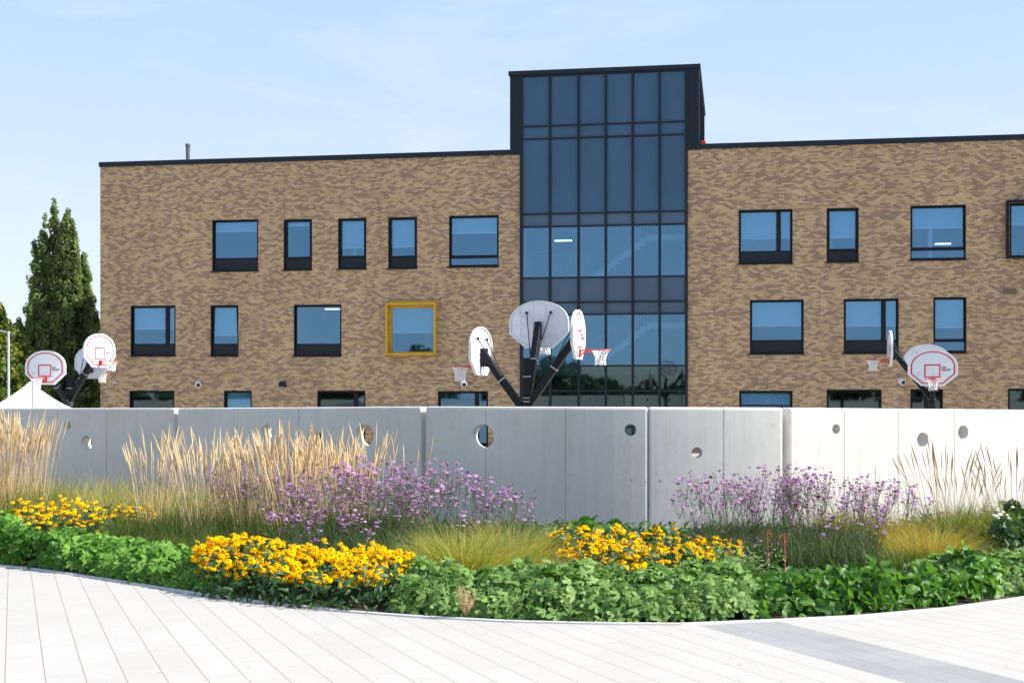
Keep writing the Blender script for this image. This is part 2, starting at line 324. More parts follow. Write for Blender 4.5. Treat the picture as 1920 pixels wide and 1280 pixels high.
# ------------------------------------------------------------------ concrete wall panels
def top_z(x,y):
    px=960+F*x/y; ty=np.interp(px,[-400,0,330,793,1215,1468,1920,2300],[765,765,765,762,763,764,768,771]); return E-(ty-HY)/F*y
TH=.22
def wall_panel(p0,p1,sag,holes,joints,ties,label,ext=0):
    p0=Vector((p0[0],p0[1],0)); p1=Vector((p1[0],p1[1],0)); d=p1-p0; L=d.length; d.normalize(); n=Vector((d.y,-d.x,0))
    if n.y>0: n=-n
    NS=14 if sag else 1
    pts=[p0+d*(L*i/NS)+n*(sag*4*(i/NS)*(1-i/NS)) for i in range(NS+1)]
    bk=[]
    for i,p in enumerate(pts):
        tdir=(pts[min(i+1,NS)]-pts[max(i-1,0)]).normalized(); nn=Vector((tdir.y,-tdir.x,0)); bk.append(p-nn*TH)
    mb=MB(); i0=0; m=NS+1
    for P in (pts,bk):
        for z in (0,1):
            for q in P: mb.v.append((q.x,q.y,BZ-.3 if z==0 else float(top_z(q.x,q.y)) if True else 0))
    fb,ft,bb,bt=0,m,2*m,3*m
    for i in range(NS): 
        mb.v[bt+i]=(mb.v[bt+i][0],mb.v[bt+i][1],mb.v[ft+i][2])
        mb.f+=[(fb+i,fb+i+1,ft+i+1,ft+i),(bb+i+1,bb+i,bt+i,bt+i+1),(ft+i,ft+i+1,bt+i+1,bt+i),(fb+i+1,fb+i,bb+i,bb+i+1)]
    mb.v[bt+NS]=(mb.v[bt+NS][0],mb.v[bt+NS][1],mb.v[ft+NS][2])
    mb.f+=[(fb,ft,bt,bb),(fb+NS,bb+NS,bt+NS,ft+NS)]; mb.uv=[[(0,0)]*4]*len(mb.f)
    me=mb.mesh('concrete_wall'); bm=bmesh.new(); bm.from_mesh(me); bmesh.ops.recalc_face_normals(bm,faces=bm.faces)
    bmesh.ops.bevel(bm,geom=[e for e in bm.edges if e.calc_face_angle(0)>1.0],offset=.034,segments=2,affect='EDGES',profile=.6)
    bm.to_mesh(me); bm.free()
    o=link('concrete_wall',me,M['concrete'])
    def hit(px):
        r=(px-960)/F
        best=None
        for i in range(NS):
            a,b=pts[i],pts[i+1]; e=b-a; den=e.x-r*e.y
            if abs(den)<1e-9: continue
            s=(r*a.y-a.x)/den
            if -.001<=s<=1.001 or best is None:
                q=a+e*s; ed=e.normalized(); best=(q,Vector((ed.y,-ed.x,0)))
                if -.001<=s<=1.001: break
        return best
    cutters=MB(); joints2=MB()
    def cyl(c,n,r,dep0,dep1,seg=40):
        t_=Vector((-n.y,n.x,0)); i=len(cutters.v)
        for dd in (dep0,dep1):
            for k in range(seg):
                a=2*PI*k/seg; cutters.v.append(tuple(c-n*dd+t_*(r*math.cos(a))+Vector((0,0,1))*(r*math.sin(a))))
        cutters.f.append(tuple(range(i,i+seg))); cutters.f.append(tuple(range(i+seg,i+2*seg))[::-1])
        for k in range(seg): cutters.f.append((i+k,i+seg+k,i+seg+(k+1)%seg,i+(k+1)%seg))
    for (px,py,dia) in holes:
        q,nn=hit(px); z=E-(py-HY)/F*q.y; cyl(Vector((q.x,q.y,z)),nn,dia/2,-.2,TH+.3)
    for px in joints:
        q,nn=hit(px); t_=Vector((-nn.y,nn.x,0)); Mx=Matrix((t_,nn,Vector((0,0,1)))).transposed().to_4x4(); Mx.translation=q
        joints2.box(-.006,.006,-.012,.05,BZ-.5,3,Mx)
    for (px,py,dia) in ties:
        q,nn=hit(px); z=E-(py-HY)/F*q.y; cyl(Vector((q.x,q.y,z)),nn,dia/2,-.05,.006,20)
    for cutters in (cutters,joints2):
        if not cutters.f: continue
        cutters.uv=[]; cm=cutters.mesh('cut'); bm=bmesh.new(); bm.from_mesh(cm); bmesh.ops.recalc_face_normals(bm,faces=bm.faces); bm.to_mesh(cm); bm.free()
        cobj=bpy.data.objects.new('cut',cm); COL.objects.link(cobj)
        md=o.modifiers.new('b','BOOLEAN'); md.operation='DIFFERENCE'; md.solver='EXACT'; md.object=cobj
        dg=bpy.context.evaluated_depsgraph_get(); dg.update(); nm=bpy.data.meshes.new_from_object(o.evaluated_get(dg))
        o.modifiers.clear(); o.data=nm; nm.name='concrete_wall'
        bpy.data.objects.remove(cobj)
    tag(o,label,'wall','curved concrete wall panels')
    return o
def lerp2(a,b,t): return (a[0]+(b[0]-a[0])*t,a[1]+(b[1]-a[1])*t)
def shorten(a,b,s0,s1):
    L=math.dist(a,b); return lerp2(a,b,s0/L),lerp2(a,b,1-s1/L)
a,b=shorten(WP[0],WP[2],0,.03)
wall_panel(a,b,.10,[(127,798,.15),(162,830,.24)],[108,200,-250],[(60,900,.04)],'shaded grey concrete wall panel at far left with two round holes')
a,b=shorten(WP[2],WP[3],.035,.03)
wall_panel(a,b,.12,[(500,810,.22),(590,828,.32),(683,816,.31)],[560],[(400,860,.04),(720,900,.04)],'shaded grey concrete wall panel with three round holes behind the tall tan grasses')
a,b=shorten(WP[3],WP[4],.035,.0)
wall_panel(a,b,.14,[(905,818,.32),(1182,806,.155)],[911,1060],[(890,903,.05),(1047,903,.05),(1123,904,.055),(1182,901,.05),(1270-60,904,.03)],'grey concrete wall panel in the middle with one big and one small round hole')
a,b=shorten(WP[4],WP[5],.006,.0)
wall_panel(a,b,.05,[(1307,848,.14)],[1357],[(1237,903,.05)],'narrow pale concrete wall panel with a single small round hole')
a,b=shorten((3.64,17.47),WP[7],.0,0)
wall_panel(a,b,.10,[(1568,804,.13),(1730,824,.20),(1806,810,.195)],[1583,1684,1790],[],'bright sunlit concrete wall panel at right with three round holes')
# ------------------------------------------------------------------ school building
TH_B=R(9.5); CB,SB=math.cos(TH_B),math.sin(TH_B); Y0=60.2; GB=-1.2
bld=empty('school_building',(0,Y0,GB),-TH_B)
tag(bld,'three storey brown brick school with dark glazed stair tower and black framed windows','building')
def fs(px):
    r=(px-960)/F; return Y0*r/(CB+r*SB)
def fz(px,py):
    s=fs(px); y=Y0-s*SB; return E+(HY-py)/F*y-GB         # local z
wins=[]   # dicts
def Wn(x0,yt,x1,yb,**k): wins.append(dict(x0=x0,x1=x1,yt=yt,yb=yb,**k))
PB='panel_bottom'
Wn(398,412,484,508,pane=485,blind=432,shadeL=1)
Wn(532,411,585,506,pane=484,blind=421,sash=1)
Wn(634,409,687,504,pane=482,blind=463,sash=1)
Wn(728,407,782,503,pane=482,blind=461,sash=1)
Wn(842,404,935,500,pane=480,blind=435,low='glass')
Wn(245,573,329,667,pane=646,blind=615,mull=312)
Wn(395,572,447,667,pane=646,blind=627,sash=1,tilt=1)
Wn(551,571,640,667,pane=646,blind=None)
Wn(730,573,817,663,pane=None,blind=622,yellow=1)
Wn(243,732,327,840,pane=None,blind=742,g=1)
Wn(420,732,472,840,pane=None,blind=800)
Wn(595,732,685,840,pane=None,blind=None,mull=666,g=1)
Wn(821,733,915,840,pane=None,blind=None,mull=893)
Wn(1385,393,1486,494,pane=472,blind=445,mull=1460,rail=1)
Wn(1550,390,1610,491,pane=469,blind=443,sash=1)
Wn(1707,385,1811,487,pane=465,blind=425,low='glass')
Wn(1893,380,1990,482,pane=None,blind=418,box=1)
Wn(1406,562,1507,663,pane=639,blind=609)
Wn(1582,560,1685,662,pane=639,blind=609,mull=1657)
Wn(1750,557,1812,661,pane=637,blind=612,low='glass')
Wn(1386,732,1486,840,pane=None,blind=755)
Wn(1550,730,1653,840,pane=None,blind=None,g=1)
Wn(1707,729,1768,840,pane=None,blind=None,mull=1738,g=1,door=1)
Wn(1890,728,1990,840,pane=None,blind=None,g=1)
for q in wins:
    q['s0']=fs(q['x0']); q['s1']=fs(q['x1']); xm=(q['x0']+q['x1'])/2
    q['z1']=fz(xm,q['yt']); q['z0']=fz(xm,q['yb'])
    if q['yb']>=840: q['z0']=.25 if not q.get('door') else .02
    for k in ('pane','blind'): 
        q['z_'+k]=fz(xm,q[k]) if q.get(k) else None
ROOF=fz(1920,262)*.5+fz(188,312)*.5
print('ROOF',fz(1920,262),fz(188,312),fz(960,294),fz(1310,284))
SL,SR=fs(188),fs(1920)+7.0; TL,TR=fs(975.5),fs(1289)
def brick_wall(s0,s1,name):
    ww=[q for q in wins if q['s0']>s0 and q['s1']<s1]
    us=sorted({s0,s1,*[q['s0'] for q in ww],*[q['s1'] for q in ww]}); zs=sorted({-.3,ROOF,*[q['z0'] for q in ww],*[q['z1'] for q in ww]})
    mb=MB()
    for i in range(len(us)-1):
        for j in range(len(zs)-1):
            um,zm=(us[i]+us[i+1])/2,(zs[j]+zs[j+1])/2
            if any(q['s0']<um<q['s1'] and q['z0']<zm<q['z1'] for q in ww): continue
            a,b,c,d=us[i],us[i+1],zs[j],zs[j+1]
            mb.quad((a,0,c),(b,0,c),(b,0,d),(a,0,d),uv=[(a,c),(b,c),(b,d),(a,d)])
    for q in ww:
        a,b,c,d=q['s0'],q['s1'],q['z0'],q['z1']; D=.3
        mb.quad((a,0,c),(a,0,d),(a,D,d),(a,D,c),uv=[(a,c),(a,d),(a+D,d),(a+D,c)])
        mb.quad((b,0,d),(b,0,c),(b,D,c),(b,D,d),uv=[(b,d),(b,c),(b+D,c),(b+D,d)])
        mb.quad((a,0,d),(b,0,d),(b,D,d),(a,D,d),uv=[(a,d),(b,d),(b,d+D),(a,d+D)])
        mb.quad((b,0,c),(a,0,c),(a,D,c),(b,D,c),uv=[(b,c),(a,c),(a,c-D),(b,c-D)])
    return mb
DP=14
mb=brick_wall(SL,TL,'l')
mb.quad((SL,DP,-.3),(SL,0,-.3),(SL,0,ROOF),(SL,DP,ROOF),uv=[(SL-DP,0),(SL,0),(SL,ROOF),(SL-DP,ROOF)])
mb.quad((TL,0,-.3),(TL,.6,-.3),(TL,.6,ROOF),(TL,0,ROOF),uv=[(TL,0),(TL+.6,0),(TL+.6,ROOF),(TL,ROOF)])
mb.quad((SR,DP,-.3),(SL,DP,-.3),(SL,DP,ROOF),(SR,DP,ROOF),uv=[(SR,0),(SL,0),(SL,ROOF),(SR,ROOF)])
mb.build('brick_wall',M['brick'],bld,uv=True)
mb=brick_wall(TR,SR,'r')
mb.quad((SR,0,-.3),(SR,DP,-.3),(SR,DP,ROOF),(SR,0,ROOF),uv=[(SR,0),(SR+DP,0),(SR+DP,ROOF),(SR,ROOF)])
mb.quad((TR,.6,-.3),(TR,0,-.3),(TR,0,ROOF),(TR,.6,ROOF),uv=[(TR-.6,0),(TR,0),(TR,ROOF),(TR-.6,ROOF)])
mb.build('brick_wall',M['brick'],bld,uv=True)
mb=MB(); mb.box(SL+.01,SR-.01,.3,DP-.02,ROOF-.45,ROOF-.05)
mb.build('roof',M['roofing'],bld)
TX0,TX1=fs(956.5),fs(1311); TZ=fz(1135,129.5)
for (a,b) in ((SL-.05,TX0-.002),(TX1+.002,SR+.05)):
    mb=MB(); mb.box(a,b,-.07,.4,ROOF-.02,ROOF+.21); mb.build('roof_coping',M['navy'],bld,bevel=.008)
# tower
CT=fz(1135,139)   # curtain top
mb=MB(); S0,S1=fs(977),fs(1287.5)
seams=lambda m,a,b,y,z0,z1:[m.box(a+(b-a)*k/5-.008,a+(b-a)*k/5+.008,y-.02,y,z0,z1) for k in range(1,5)]
mb.box(TX0,S0,-.05,.3,ROOF-.03,CT); mb.box(S1,TX1,-.05,.3,ROOF-.03,CT); 
mb.box(TX0,TX0+.2,.301,10,ROOF-.03,CT); mb.box(TX1-.2,TX1,.301,10,ROOF-.03,CT); mb.box(TX0,TX1,10.001,10.2,ROOF-.03,CT)
mb.box(TX0,TX1,-.05,10.2,CT+.001,TZ-.16)
for (a,b) in ((TX0,S0),(S1,TX1)): seams(mb,a,b,-.05,ROOF,CT)
for k in range(1,24): mb.box(TX1,TX1+.02,k*.42,k*.42+.016,ROOF,CT)
mb.build('tower_cladding',M['navy'],bld)
mb=MB(); mb.box(TX0-.06,TX1+.06,-.13,10.26,TZ-.158,TZ+.04); mb.build('tower_fascia',M['navy'],bld,bevel=.01)
cw=empty('curtain_wall'); cw.parent=bld
cols=[fs(p) for p in (978.5,1031.5,1085,1136,1186.5,1237,1286.5)]
rows=[fz(1135,p) for p in (140,233,257,399,423,519.5,566,589,685.5,732.5,800,880)]
mb=MB()
for i,x in enumerate(cols):
    wv=.055; mb.box(x-wv,x+wv,-.10,.10,0,CT-.001)
mb.box(fs(974.8),cols[0]-.056,-.04,.3,0,ROOF-.03); mb.box(cols[-1]+.056,fs(1289.5),-.04,.3,0,ROOF-.03)
mb.box(cols[0]-.05,cols[-1]+.05,-.02,.1,rows[0]+.001,CT-.002) if rows[0]<CT-.01 else None
for k in range(6):
    for z in rows[1:]:
        mb.box(cols[k]+.0551,cols[k+1]-.0551,-.06,.08,z-.037,z+.037)
mb.build('mullion',M['navy'],cw)
kinds=['S','S','S','S2','V','S2','S2','V','V','V','V']
for j,kd in enumerate(kinds):
    for k in range(6):
        m_=MB(); a,b=cols[k]+.05,cols[k+1]-.05; c,d=rows[j+1]+.03,rows[j]-.03 if j else rows[j]
        tw=rng.uniform(-.002,.002,2)
        m_.face([(a,0+tw[0],c),(b,tw[1],c),(b,tw[1],d),(a,tw[0],d)])
        mm={'S':M['spandrel'],'S2':M['spandrel2'],'V':M['glass']}[kd]
        if j>=8: mm=M['glass_dark_reflection']  # lowest panes get the dark tint that stands for reflected trees
        m_.build('glass_pane' if kd=='V' else 'spandrel_panel',mm,cw)
# interior: floors, back wall, partitions, ceiling lamps
mb=MB()
ZF=[.0,3.8,7.8]
fl=[fz(1135,632+0)-0]  # unused
for z in (3.62,7.62): mb.box(SL+.05,SR-.05,.45,9,z-.2,z+.16)
mb.box(SL+.05,SR-.05,.45,9,-.1,.0); mb.box(SL+.05,SR-.05,6.4,6.5,.01,3.4); mb.box(SL+.05,SR-.05,6.4,6.5,3.79,7.4); mb.box(SL+.05,SR-.05,6.4,6.5,7.79,ROOF-.5)
for s in (SL+4.4,SL+8.9,SL+12.4,TL-.3,TR+.2,TR+6.2,TR+10.4):
    for (z0,z1) in ((.01,3.4),(3.79,7.4),(7.79,ROOF-.5)): mb.box(s-.08,s+.08,.46,6.39,z0,z1)
mb.build('interior',M['room'],bld)
rf=random.Random(5)
for (nm,mt,cnt) in (('interior_cupboard',M['white'],26),('interior_cupboard',M['grey'],22)):
    for k in range(cnt):
        s=rf.uniform(SL+1,SR-8)
        if TL-1<s<TR+1: continue
        z=rf.choice((.0,3.79,7.79)); w_=rf.uniform(.25,1.2); h_=rf.uniform(.9,2.3); d=rf.uniform(1.2,4.5); MB().box(s,s+w_,d,d+.4,z,z+h_).build(nm,mt,bld)
# stair
st=empty('staircase'); st.parent=bld; A=MB(); Bm=MB()
for (z0,) in ((3.80,),(7.80,)):
    xa,xb,xc=fs(1100),fs(1215),fs(1284); zt=z0+2.0; n=12
    for k in range(n):
        x0=xa+(xb-xa)*k/n; x1=xa+(xb-xa)*(k+1)/n; z=z0+2.0*(k+1)/n
        A.box(x0,x1,1.3,2.5,z-.34,z)
    A.box(xb,xc,1.3,4.2,zt-.25,zt-.01)
    for k in range(n):
        x1=xb-(xb-xa)*k/n; x0=xb-(xb-xa)*(k+1)/n; z=zt+1.8*(k+1)/n
        A.box(x0,x1,2.9,4.1,z-.34,z)
    Bm.beam((xa,1.28,z0+1.05),(xb,1.28,zt+1.05),.05,.07); Bm.beam((xb,1.28,zt+1.05),(xc,1.28,zt+1.05),.05,.07); Bm.beam((xb,2.88,zt+1.05),(xa,2.88,zt+2.85),.05,.07)
    for k in range(26):
        x=xa+(xb-xa)*(k+.5)/26; z=z0+2.0*(k+.5)/26; Bm.beam((x,1.28,z),(x,1.28,z+1.03),.025,.025,(0,1,0))
        z=zt+1.8*(1-(k+.5)/26); Bm.beam((x,2.88,z),(x,2.88,z+1.03),.025,.025,(0,1,0))
    for k in range(12):
        x=fs(982)+(fs(1095)-fs(982))*k/12; Bm.beam((x,.9,z0-.02),(x,.9,z0+1.05),.02,.02,(0,1,0))
    Bm.beam((fs(980),.9,z0+1.07),(fs(1097),.9,z0+1.07),.05,.05)
A.build('stair_flight',M['white'],st); Bm.build('stair_railing',M['grey'],st)
for (px,py,d,w_) in ((1039,440,2.5,.8),(1748,444,3,.7),(1598,448,3,.5),(1478,450,3,.35),(612,576,1.6,.7),(1747,720,2.,.7)):
    s=fs(px)+0; z=fz(px,py); sc=1+ d/Y0
    MB().box(s*sc-w_/2,s*sc+w_/2,d,d+.25,z,z+.05).build('ceiling_lamp',M['lamp'],bld)
# windows
for q in wins:
    a,b,c,d=q['s0']+.004,q['s1']-.004,q['z0']+.004,q['z1']-.004
    m=M['yellow'] if q.get('yellow') else M['black']
    fr=MB(); f0,f1=-.012,.27; tk=.045
    if q.get('yellow') or q.get('box'):
        f0=-.33; aa,bb_,cc,dd=a-.16,b+.06,c-.06,d+.10
        if q.get('yellow'): aa=a-.10
        # projecting collar in front of the wall
        T=.075
        fr.box(aa,bb_,f0,-.003,dd-T,dd); fr.box(aa,bb_,f0,-.003,cc,cc+T); fr.box(aa,aa+T,f0,-.003,cc+T+.001,dd-T-.001); fr.box(bb_-T,bb_,f0,-.003,cc+T+.001,dd-T-.001)
        if q.get('yellow'): fr.box(aa+.13,bb_-.02,f0+.2,-.003,dd+.001,dd+.10)
        f0=-.002
    fr.box(a,b,f0,f1,d-tk,d); fr.box(a,b,f0,f1,c,c+tk); fr.box(a,a+tk,f0,f1,c+tk+.001,d-tk-.001); fr.box(b-tk,b,f0,f1,c+tk+.001,d-tk-.001)
    fm='yellow' if q.get('yellow') else 'black'
    ia,ib,ic,id_=a+tk+.001,b-tk-.001,c+tk+.001,d-tk-.001
    g0,g1=.12,.2; gw=.05
    zp=q['z_pane']
    pc=zp if zp else ic
    # inner frame
    fr.box(ia,ib,g0,g1,id_-gw,id_); fr.box(ia,ib,g0,g1,pc,pc+gw); fr.box(ia,ia+gw,g0,g1,pc+gw+.001,id_-gw-.001); fr.box(ib-gw,ib,g0,g1,pc+gw+.001,id_-gw-.001)
    divs=[ia+gw,ib-gw]
    if q.get('mull'):
        sm=fs(q['mull']); fr.box(sm-.10,sm+.10,g0-.01,g1,pc+gw+.001,id_-gw-.001); divs=[ia+gw,sm-.10,sm+.10,ib-gw]
    if q.get('yb',0)>=840:
        zt=fz((q['x0']+q['x1'])/2,796 if not q.get('door') else 746); fr.box(ia+gw+.001,ib-gw-.001,g0+.01,g1-.01,zt-.05,zt+.05)
    if zp and q.get('low')=='glass':
        fr.box(ia,ib,g0,g1,ic,ic+gw); fr.box(ia,ib,g0-.01,g1-.01,pc-.09,pc-.001)
    fo=fr.build('window',m,bld,bevel=.004)
    sill=MB().box(a-.10,b+.03,-.06,-.004,c-.045,c-.002) if not (q.get('yellow') or q.get('box') or q.get('door')) else None
    if sill: sill.build('sill',M['black'],fo)
    gm=M['glass_dark_reflection'] if q.get('g') else M['glass']
    for k in range(0,len(divs),2):
        p=MB(); tw=rng.uniform(-.0012,.0012,4)
        p.face([(divs[k]-.01,.16+tw[0],pc+gw-.01),(divs[k+1]+.01,.16+tw[1],pc+gw-.01),(divs[k+1]+.01,.16+tw[2],id_-gw+.01),(divs[k]-.01,.16+tw[3],id_-gw+.01)]); p.build('pane',gm,fo)
    if q.get('sash'):
        w0,w1,z0,z1=ia+.02,ib-.02,pc+.01,id_-.01; s_=MB(); T=.055
        s_.box(w0,w1,.04,.10,z1-T,z1); s_.box(w0,w1,.04,.10,z0,z0+T); s_.box(w0,w0+T,.04,.10,z0+T+.001,z1-T-.001); s_.box(w1-T,w1,.04,.10,z0+T+.001,z1-T-.001)
        so_=s_.build('sash',M['black'],fo)
        if q.get('tilt'): so_.location=(0,-z1*math.sin(R(-6))*-1,0); so_.rotation_euler=(R(6),0,0); so_.location=(0,z1*math.sin(R(6)),z1*(1-math.cos(R(6))))
    if zp:
        if q.get('low')=='glass':
            p=MB(); p.face([(ia,.165,ic+gw),(ib,.165,ic+gw),(ib,.165,zp-.08),(ia,.165,zp-.08)]); p.build('pane',gm,fo)
        else:
            MB().box(ia,ib,.10,.19,ic,zp-.001).build('spandrel_panel',M['panel'],fo,bevel=.004)
            if q.get('mull'): pass
    if q.get('z_blind'):
        zb=q['z_blind']; MB().box(ia+.02,ib-.02,.235,.24,zb,id_).build('blind',M['blind'],fo); MB().box(ia+.02,ib-.02,.225,.25,zb-.05,zb-.001).build('blind_hem',M['hem'],fo)
    if q.get('rail'):
        r_=MB()
        for k in range(14): x=ia+.1+(divs[1]-ia-.1)*k/14; r_.box(x-.015,x+.015,.19,.205,pc+.05,fz(1430,447))
        r_.box(ia+.05,divs[1],.19,.205,fz(1430,447)+.001,fz(1430,447)+.03); r_.build('guard_rail',M['white'],fo)
# vents, roof items
def grille(px,py,w_,h_):
    s,z=fs(px),fz(px,py); g=MB(); g.box(s-w_/2,s+w_/2,-.02,.0-.002,z-h_/2,z+h_/2)
    for k in range(5): g.box(s-w_/2+.03,s+w_/2-.03,-.035,-.021,z-h_/2+.03+k*(h_-.06)/5,z-h_/2+.03+(k+.5)*(h_-.06)/5)
    g.build('vent_grille',plain('brown_vent',(.17,.13,.10),.6),bld)
grille(1893,546,.55,.26)
def fworld(s,d,zl):
    return Vector((s*CB+d*SB, Y0-s*SB+d*CB, GB+zl))
s=fs(338)*1.03; MB().tube([(s,2,ROOF-.1),(s,2,ROOF+1.2)],.10,14).tube([(s,2,ROOF+1.2),(s,2,ROOF+1.34)],.125,14).build('flue_pipe',plain('dark_flue_metal',(.10,.11,.12),.4),bld,smooth=False)
s=fs(1318); MB().box(s-.12,s+.12,.5,.75,ROOF+.2,ROOF+.45).build('red_beacon',M['redlight'],bld,bevel=.04)
# wall-hung fittings
def camera_unit(px,py,sc,label,dome=False):
    s,z=fs(px),fz(px,py); w0=fworld(s,0,z); e=empty('security_camera',w0,-TH_B); tag(e,label,'camera','cameras on the brick facade')
    MB().tube([(0,0,0),(0,-.05*sc,0)],.07*sc,12).build('wall_mount',M['white'],e)
    MB().tube([(0,-.04*sc,0),(.03*sc,-.16*sc,-.02)],.025*sc,8).build('bracket',M['white'],e)
    hd=MB(); a=Vector((.0,-.12*sc,.02)); b=Vector((.10*sc,-.36*sc,-.07)); hd.tube([a,a.lerp(b,.1),a.lerp(b,.9),b],[.07*sc,.105*sc,.115*sc,.1*sc],16); h=hd.build('camera_head',M['white'],e,smooth=False)
    MB().tube([b,b+(b-a)*.03],.075*sc,14).build('lens',M['lens'],h)
camera_unit(217,718,.75,'tiny white camera on the brick wall beside the left corner of the building')
camera_unit(374,719,1.25,'white camera on the brick wall between the two leftmost ground floor windows')
camera_unit(869,718,1.25,'white camera on the brick wall under the left basketball net of the middle post')
camera_unit(1686,714,1.2,'white camera on the brick wall left of the dark entrance door')
def lampbox(px,py,label):
    s,z=fs(px),fz(px,py); w0=fworld(s,0,z); e=empty('wall_lamp',w0,-TH_B); tag(e,label,'wall lamp','dark lamps on the brick facade')
    MB().prism([(-.15,-.13),(.15,-.13),(.15,.06),(.08,.13),(-.08,.13),(-.15,.06)],-.2,-.002).build('lamp_housing',M['navy'],e,bevel=.01)
    MB().box(-.11,.11,-.18,-.04,-.145,-.131).build('diffuser',M['white'],e)
lampbox(531,720,'small black wall lamp on the bricks above and left of the mullioned ground floor window')
lampbox(946,718,'dark wall lamp half hidden behind the left arm of the middle basketball post')
# ------------------------------------------------------------------ basketball posts
BWD,BHT=1.43,1.10
def outline(k=1.0,dy=0):
    P=[]; u=BWD/550; cy=310-327.5
    for i in range(25):
        a=PI-PI*i/24; P.append((275*math.cos(a),-(cy)+195*math.sin(a)))
    P+= [(275,-(410-327.5)),(125,-(540-327.5)),(-125,-(540-327.5)),(-275,-(410-327.5))]
    v=BHT/425
    return [(x*u*k,z*v*k+dy) for x,z in P]
def board_meshes():
    d={}
    o=outline(); m=MB(); m.prism(o,-.02,.012)
    # rim lip at the back
    i=len(m.v); inn=outline(.955)
    n=len(o); m2=MB()
    for (pa,pb,y0,y1) in ((o,inn,.012,.045),):
        for k in range(n):
            k2=(k+1)%n
            m.quad((pa[k][0],y0,pa[k][1]),(pa[k2][0],y0,pa[k2][1]),(pa[k2][0],y1,pa[k2][1]),(pa[k][0],y1,pa[k][1]))
            m.quad((pa[k][0],y1,pa[k][1]),(pa[k2][0],y1,pa[k2][1]),(pb[k2][0],y1,pb[k2][1]),(pb[k][0],y1,pb[k][1]))
            m.quad((pb[k][0],y1,pb[k][1]),(pb[k2][0],y1,pb[k2][1]),(pb[k2][0],y0,pb[k2][1]),(pb[k][0],y0,pb[k][1]))
    for x in (-.45,-.15,.15,.45):
        h=.36 if abs(x)>.3 else .46; m.box(x-.01,x+.01,.012,.03,-.28 if abs(x)>.3 else -.5,h)
    for z in (-.30,-.02,.22): m.box(-.62 if z<.2 else -.5,.62 if z<.2 else .5,.012,.028,z-.01,z+.01) if z>-.1 else m.box(-.48,.48,.012,.028,z-.01,z+.01)
    for sgn in (-1,1): m.beam((sgn*.12,.02,-.05),(sgn*.5,.02,.3),.015,.02,(0,1,0)); m.beam((sgn*.1,.02,-.15),(sgn*.45,.02,-.28),.015,.02,(0,1,0))
    d['board']=m.mesh('backboard')
    bm=bmesh.new(); bm.from_mesh(d['board']); bmesh.ops.recalc_face_normals(bm,faces=bm.faces); bm.to_mesh(d['board']); bm.free()
    def ring(k0,k1,y):
        A,B=outline(k0),outline(k1); m=MB(); n=len(A)
        for k in range(n):
            k2=(k+1)%n; m.quad((A[k][0],y,A[k][1]),(A[k2][0],y,A[k2][1]),(B[k2][0],y,B[k2][1]),(B[k][0],y,B[k][1]))
        return m
    m=ring(.885,.83,-.0235)
    sq=(-.245,.215,-.30,.10); a,b,c,e=sq; T=.036
    m.box(a,b,-.0245,-.0205,e-T,e); m.box(a,b,-.0245,-.0205,c,c+T); m.box(a,a+T,-.0245,-.0205,c+T,e-T); m.box(b-T,b,-.0245,-.0205,c+T,e-T)
    # little badge at the lower left
    for k in range(8):
        if k%4==3: continue
        an=2*PI*k/8; x,z=-.40+.045*math.cos(an),-.17+.045*math.sin(an); m.box(x-.014,x+.014,-.0240,-.0205,z-.006,z+.006)
    d['mark']=m.mesh('m')
    m=ring(.825,.817,-.0232); a+=T; b-=T; c+=T; e-=T
    m.box(a,b,-.0240,-.0203,e-.008,e); m.box(a,a+.008,-.0240,-.0203,c,e-.008)
    d['thin']=m.mesh('m2')
    m=MB(); cy,cz=-(.27+.225),-BHT/2+.20
    m.tube([(.225*math.cos(2*PI*k/28),cy+.225*math.sin(2*PI*k/28),cz) for k in range(28)],.013,6,closed=True)
    m.box(-.075,.075,-.04,-.024,cz-.10,cz+.03); m.box(-.05,.05,-.28,-.03,cz-.02,cz+.012)
    for sgn in (-1,1): m.tube([(sgn*.05,-.03,cz-.09),(sgn*.16,cy+.16,cz-.008)],.010,5); m.tube([(sgn*.05,-.03,cz),(sgn*.10,cy+.2,cz)],.010,5)
    d['rim']=m.mesh('rim')
    m=MB(); n=12; lev=[(.0,.215),(.06,.16),(.15,.125),(.24,.11),(.32,.12)]
    jit=[[random.uniform(-.16,.16) for _ in range(n*2)] for _ in lev]
    for s_ in (0,1):
        for k in range(n):
            P=[]
            for li,(dz,r) in enumerate(lev):
                a=2*PI*(k+(.5*li if s_ else -.5*li))/n+jit[li][k+s_*n]*(li>0)*.5
                P.append((r*math.cos(a),cy+r*math.sin(a),cz-dz+(.02*math.sin(k*2.3) if li==4 else 0)))
            m.tube(P,.0095,4,cap=False)
    d['net']=m.mesh('net')
    return d
BM=board_meshes()
def text_mesh(txt,size,ext=.0012):
    cu=bpy.data.curves.new('t','FONT'); cu.body=txt; cu.size=size; cu.extrude=ext; cu.offset=.0025
    o=bpy.data.objects.new('t',cu); COL.objects.link(o); dg=bpy.context.evaluated_depsgraph_get(); dg.update()
    me=bpy.data.meshes.new_from_object(o.evaluated_get(dg)); bpy.data.objects.remove(o)
    me.transform(Matrix.Rotation(PI/2,4,'X')); return me
T1=text_mesh('LPA',.085); T1.transform(Matrix.Translation((.235,-.0222,-.025)))
T2=text_mesh('C  URT',.085); T2.transform(Matrix.Translation((.245,-.0222,-.10)))
T3=MB().tube([(.322,-.0205,-.072),(.322,-.0235,-.072)],.032,14).mesh('ball')
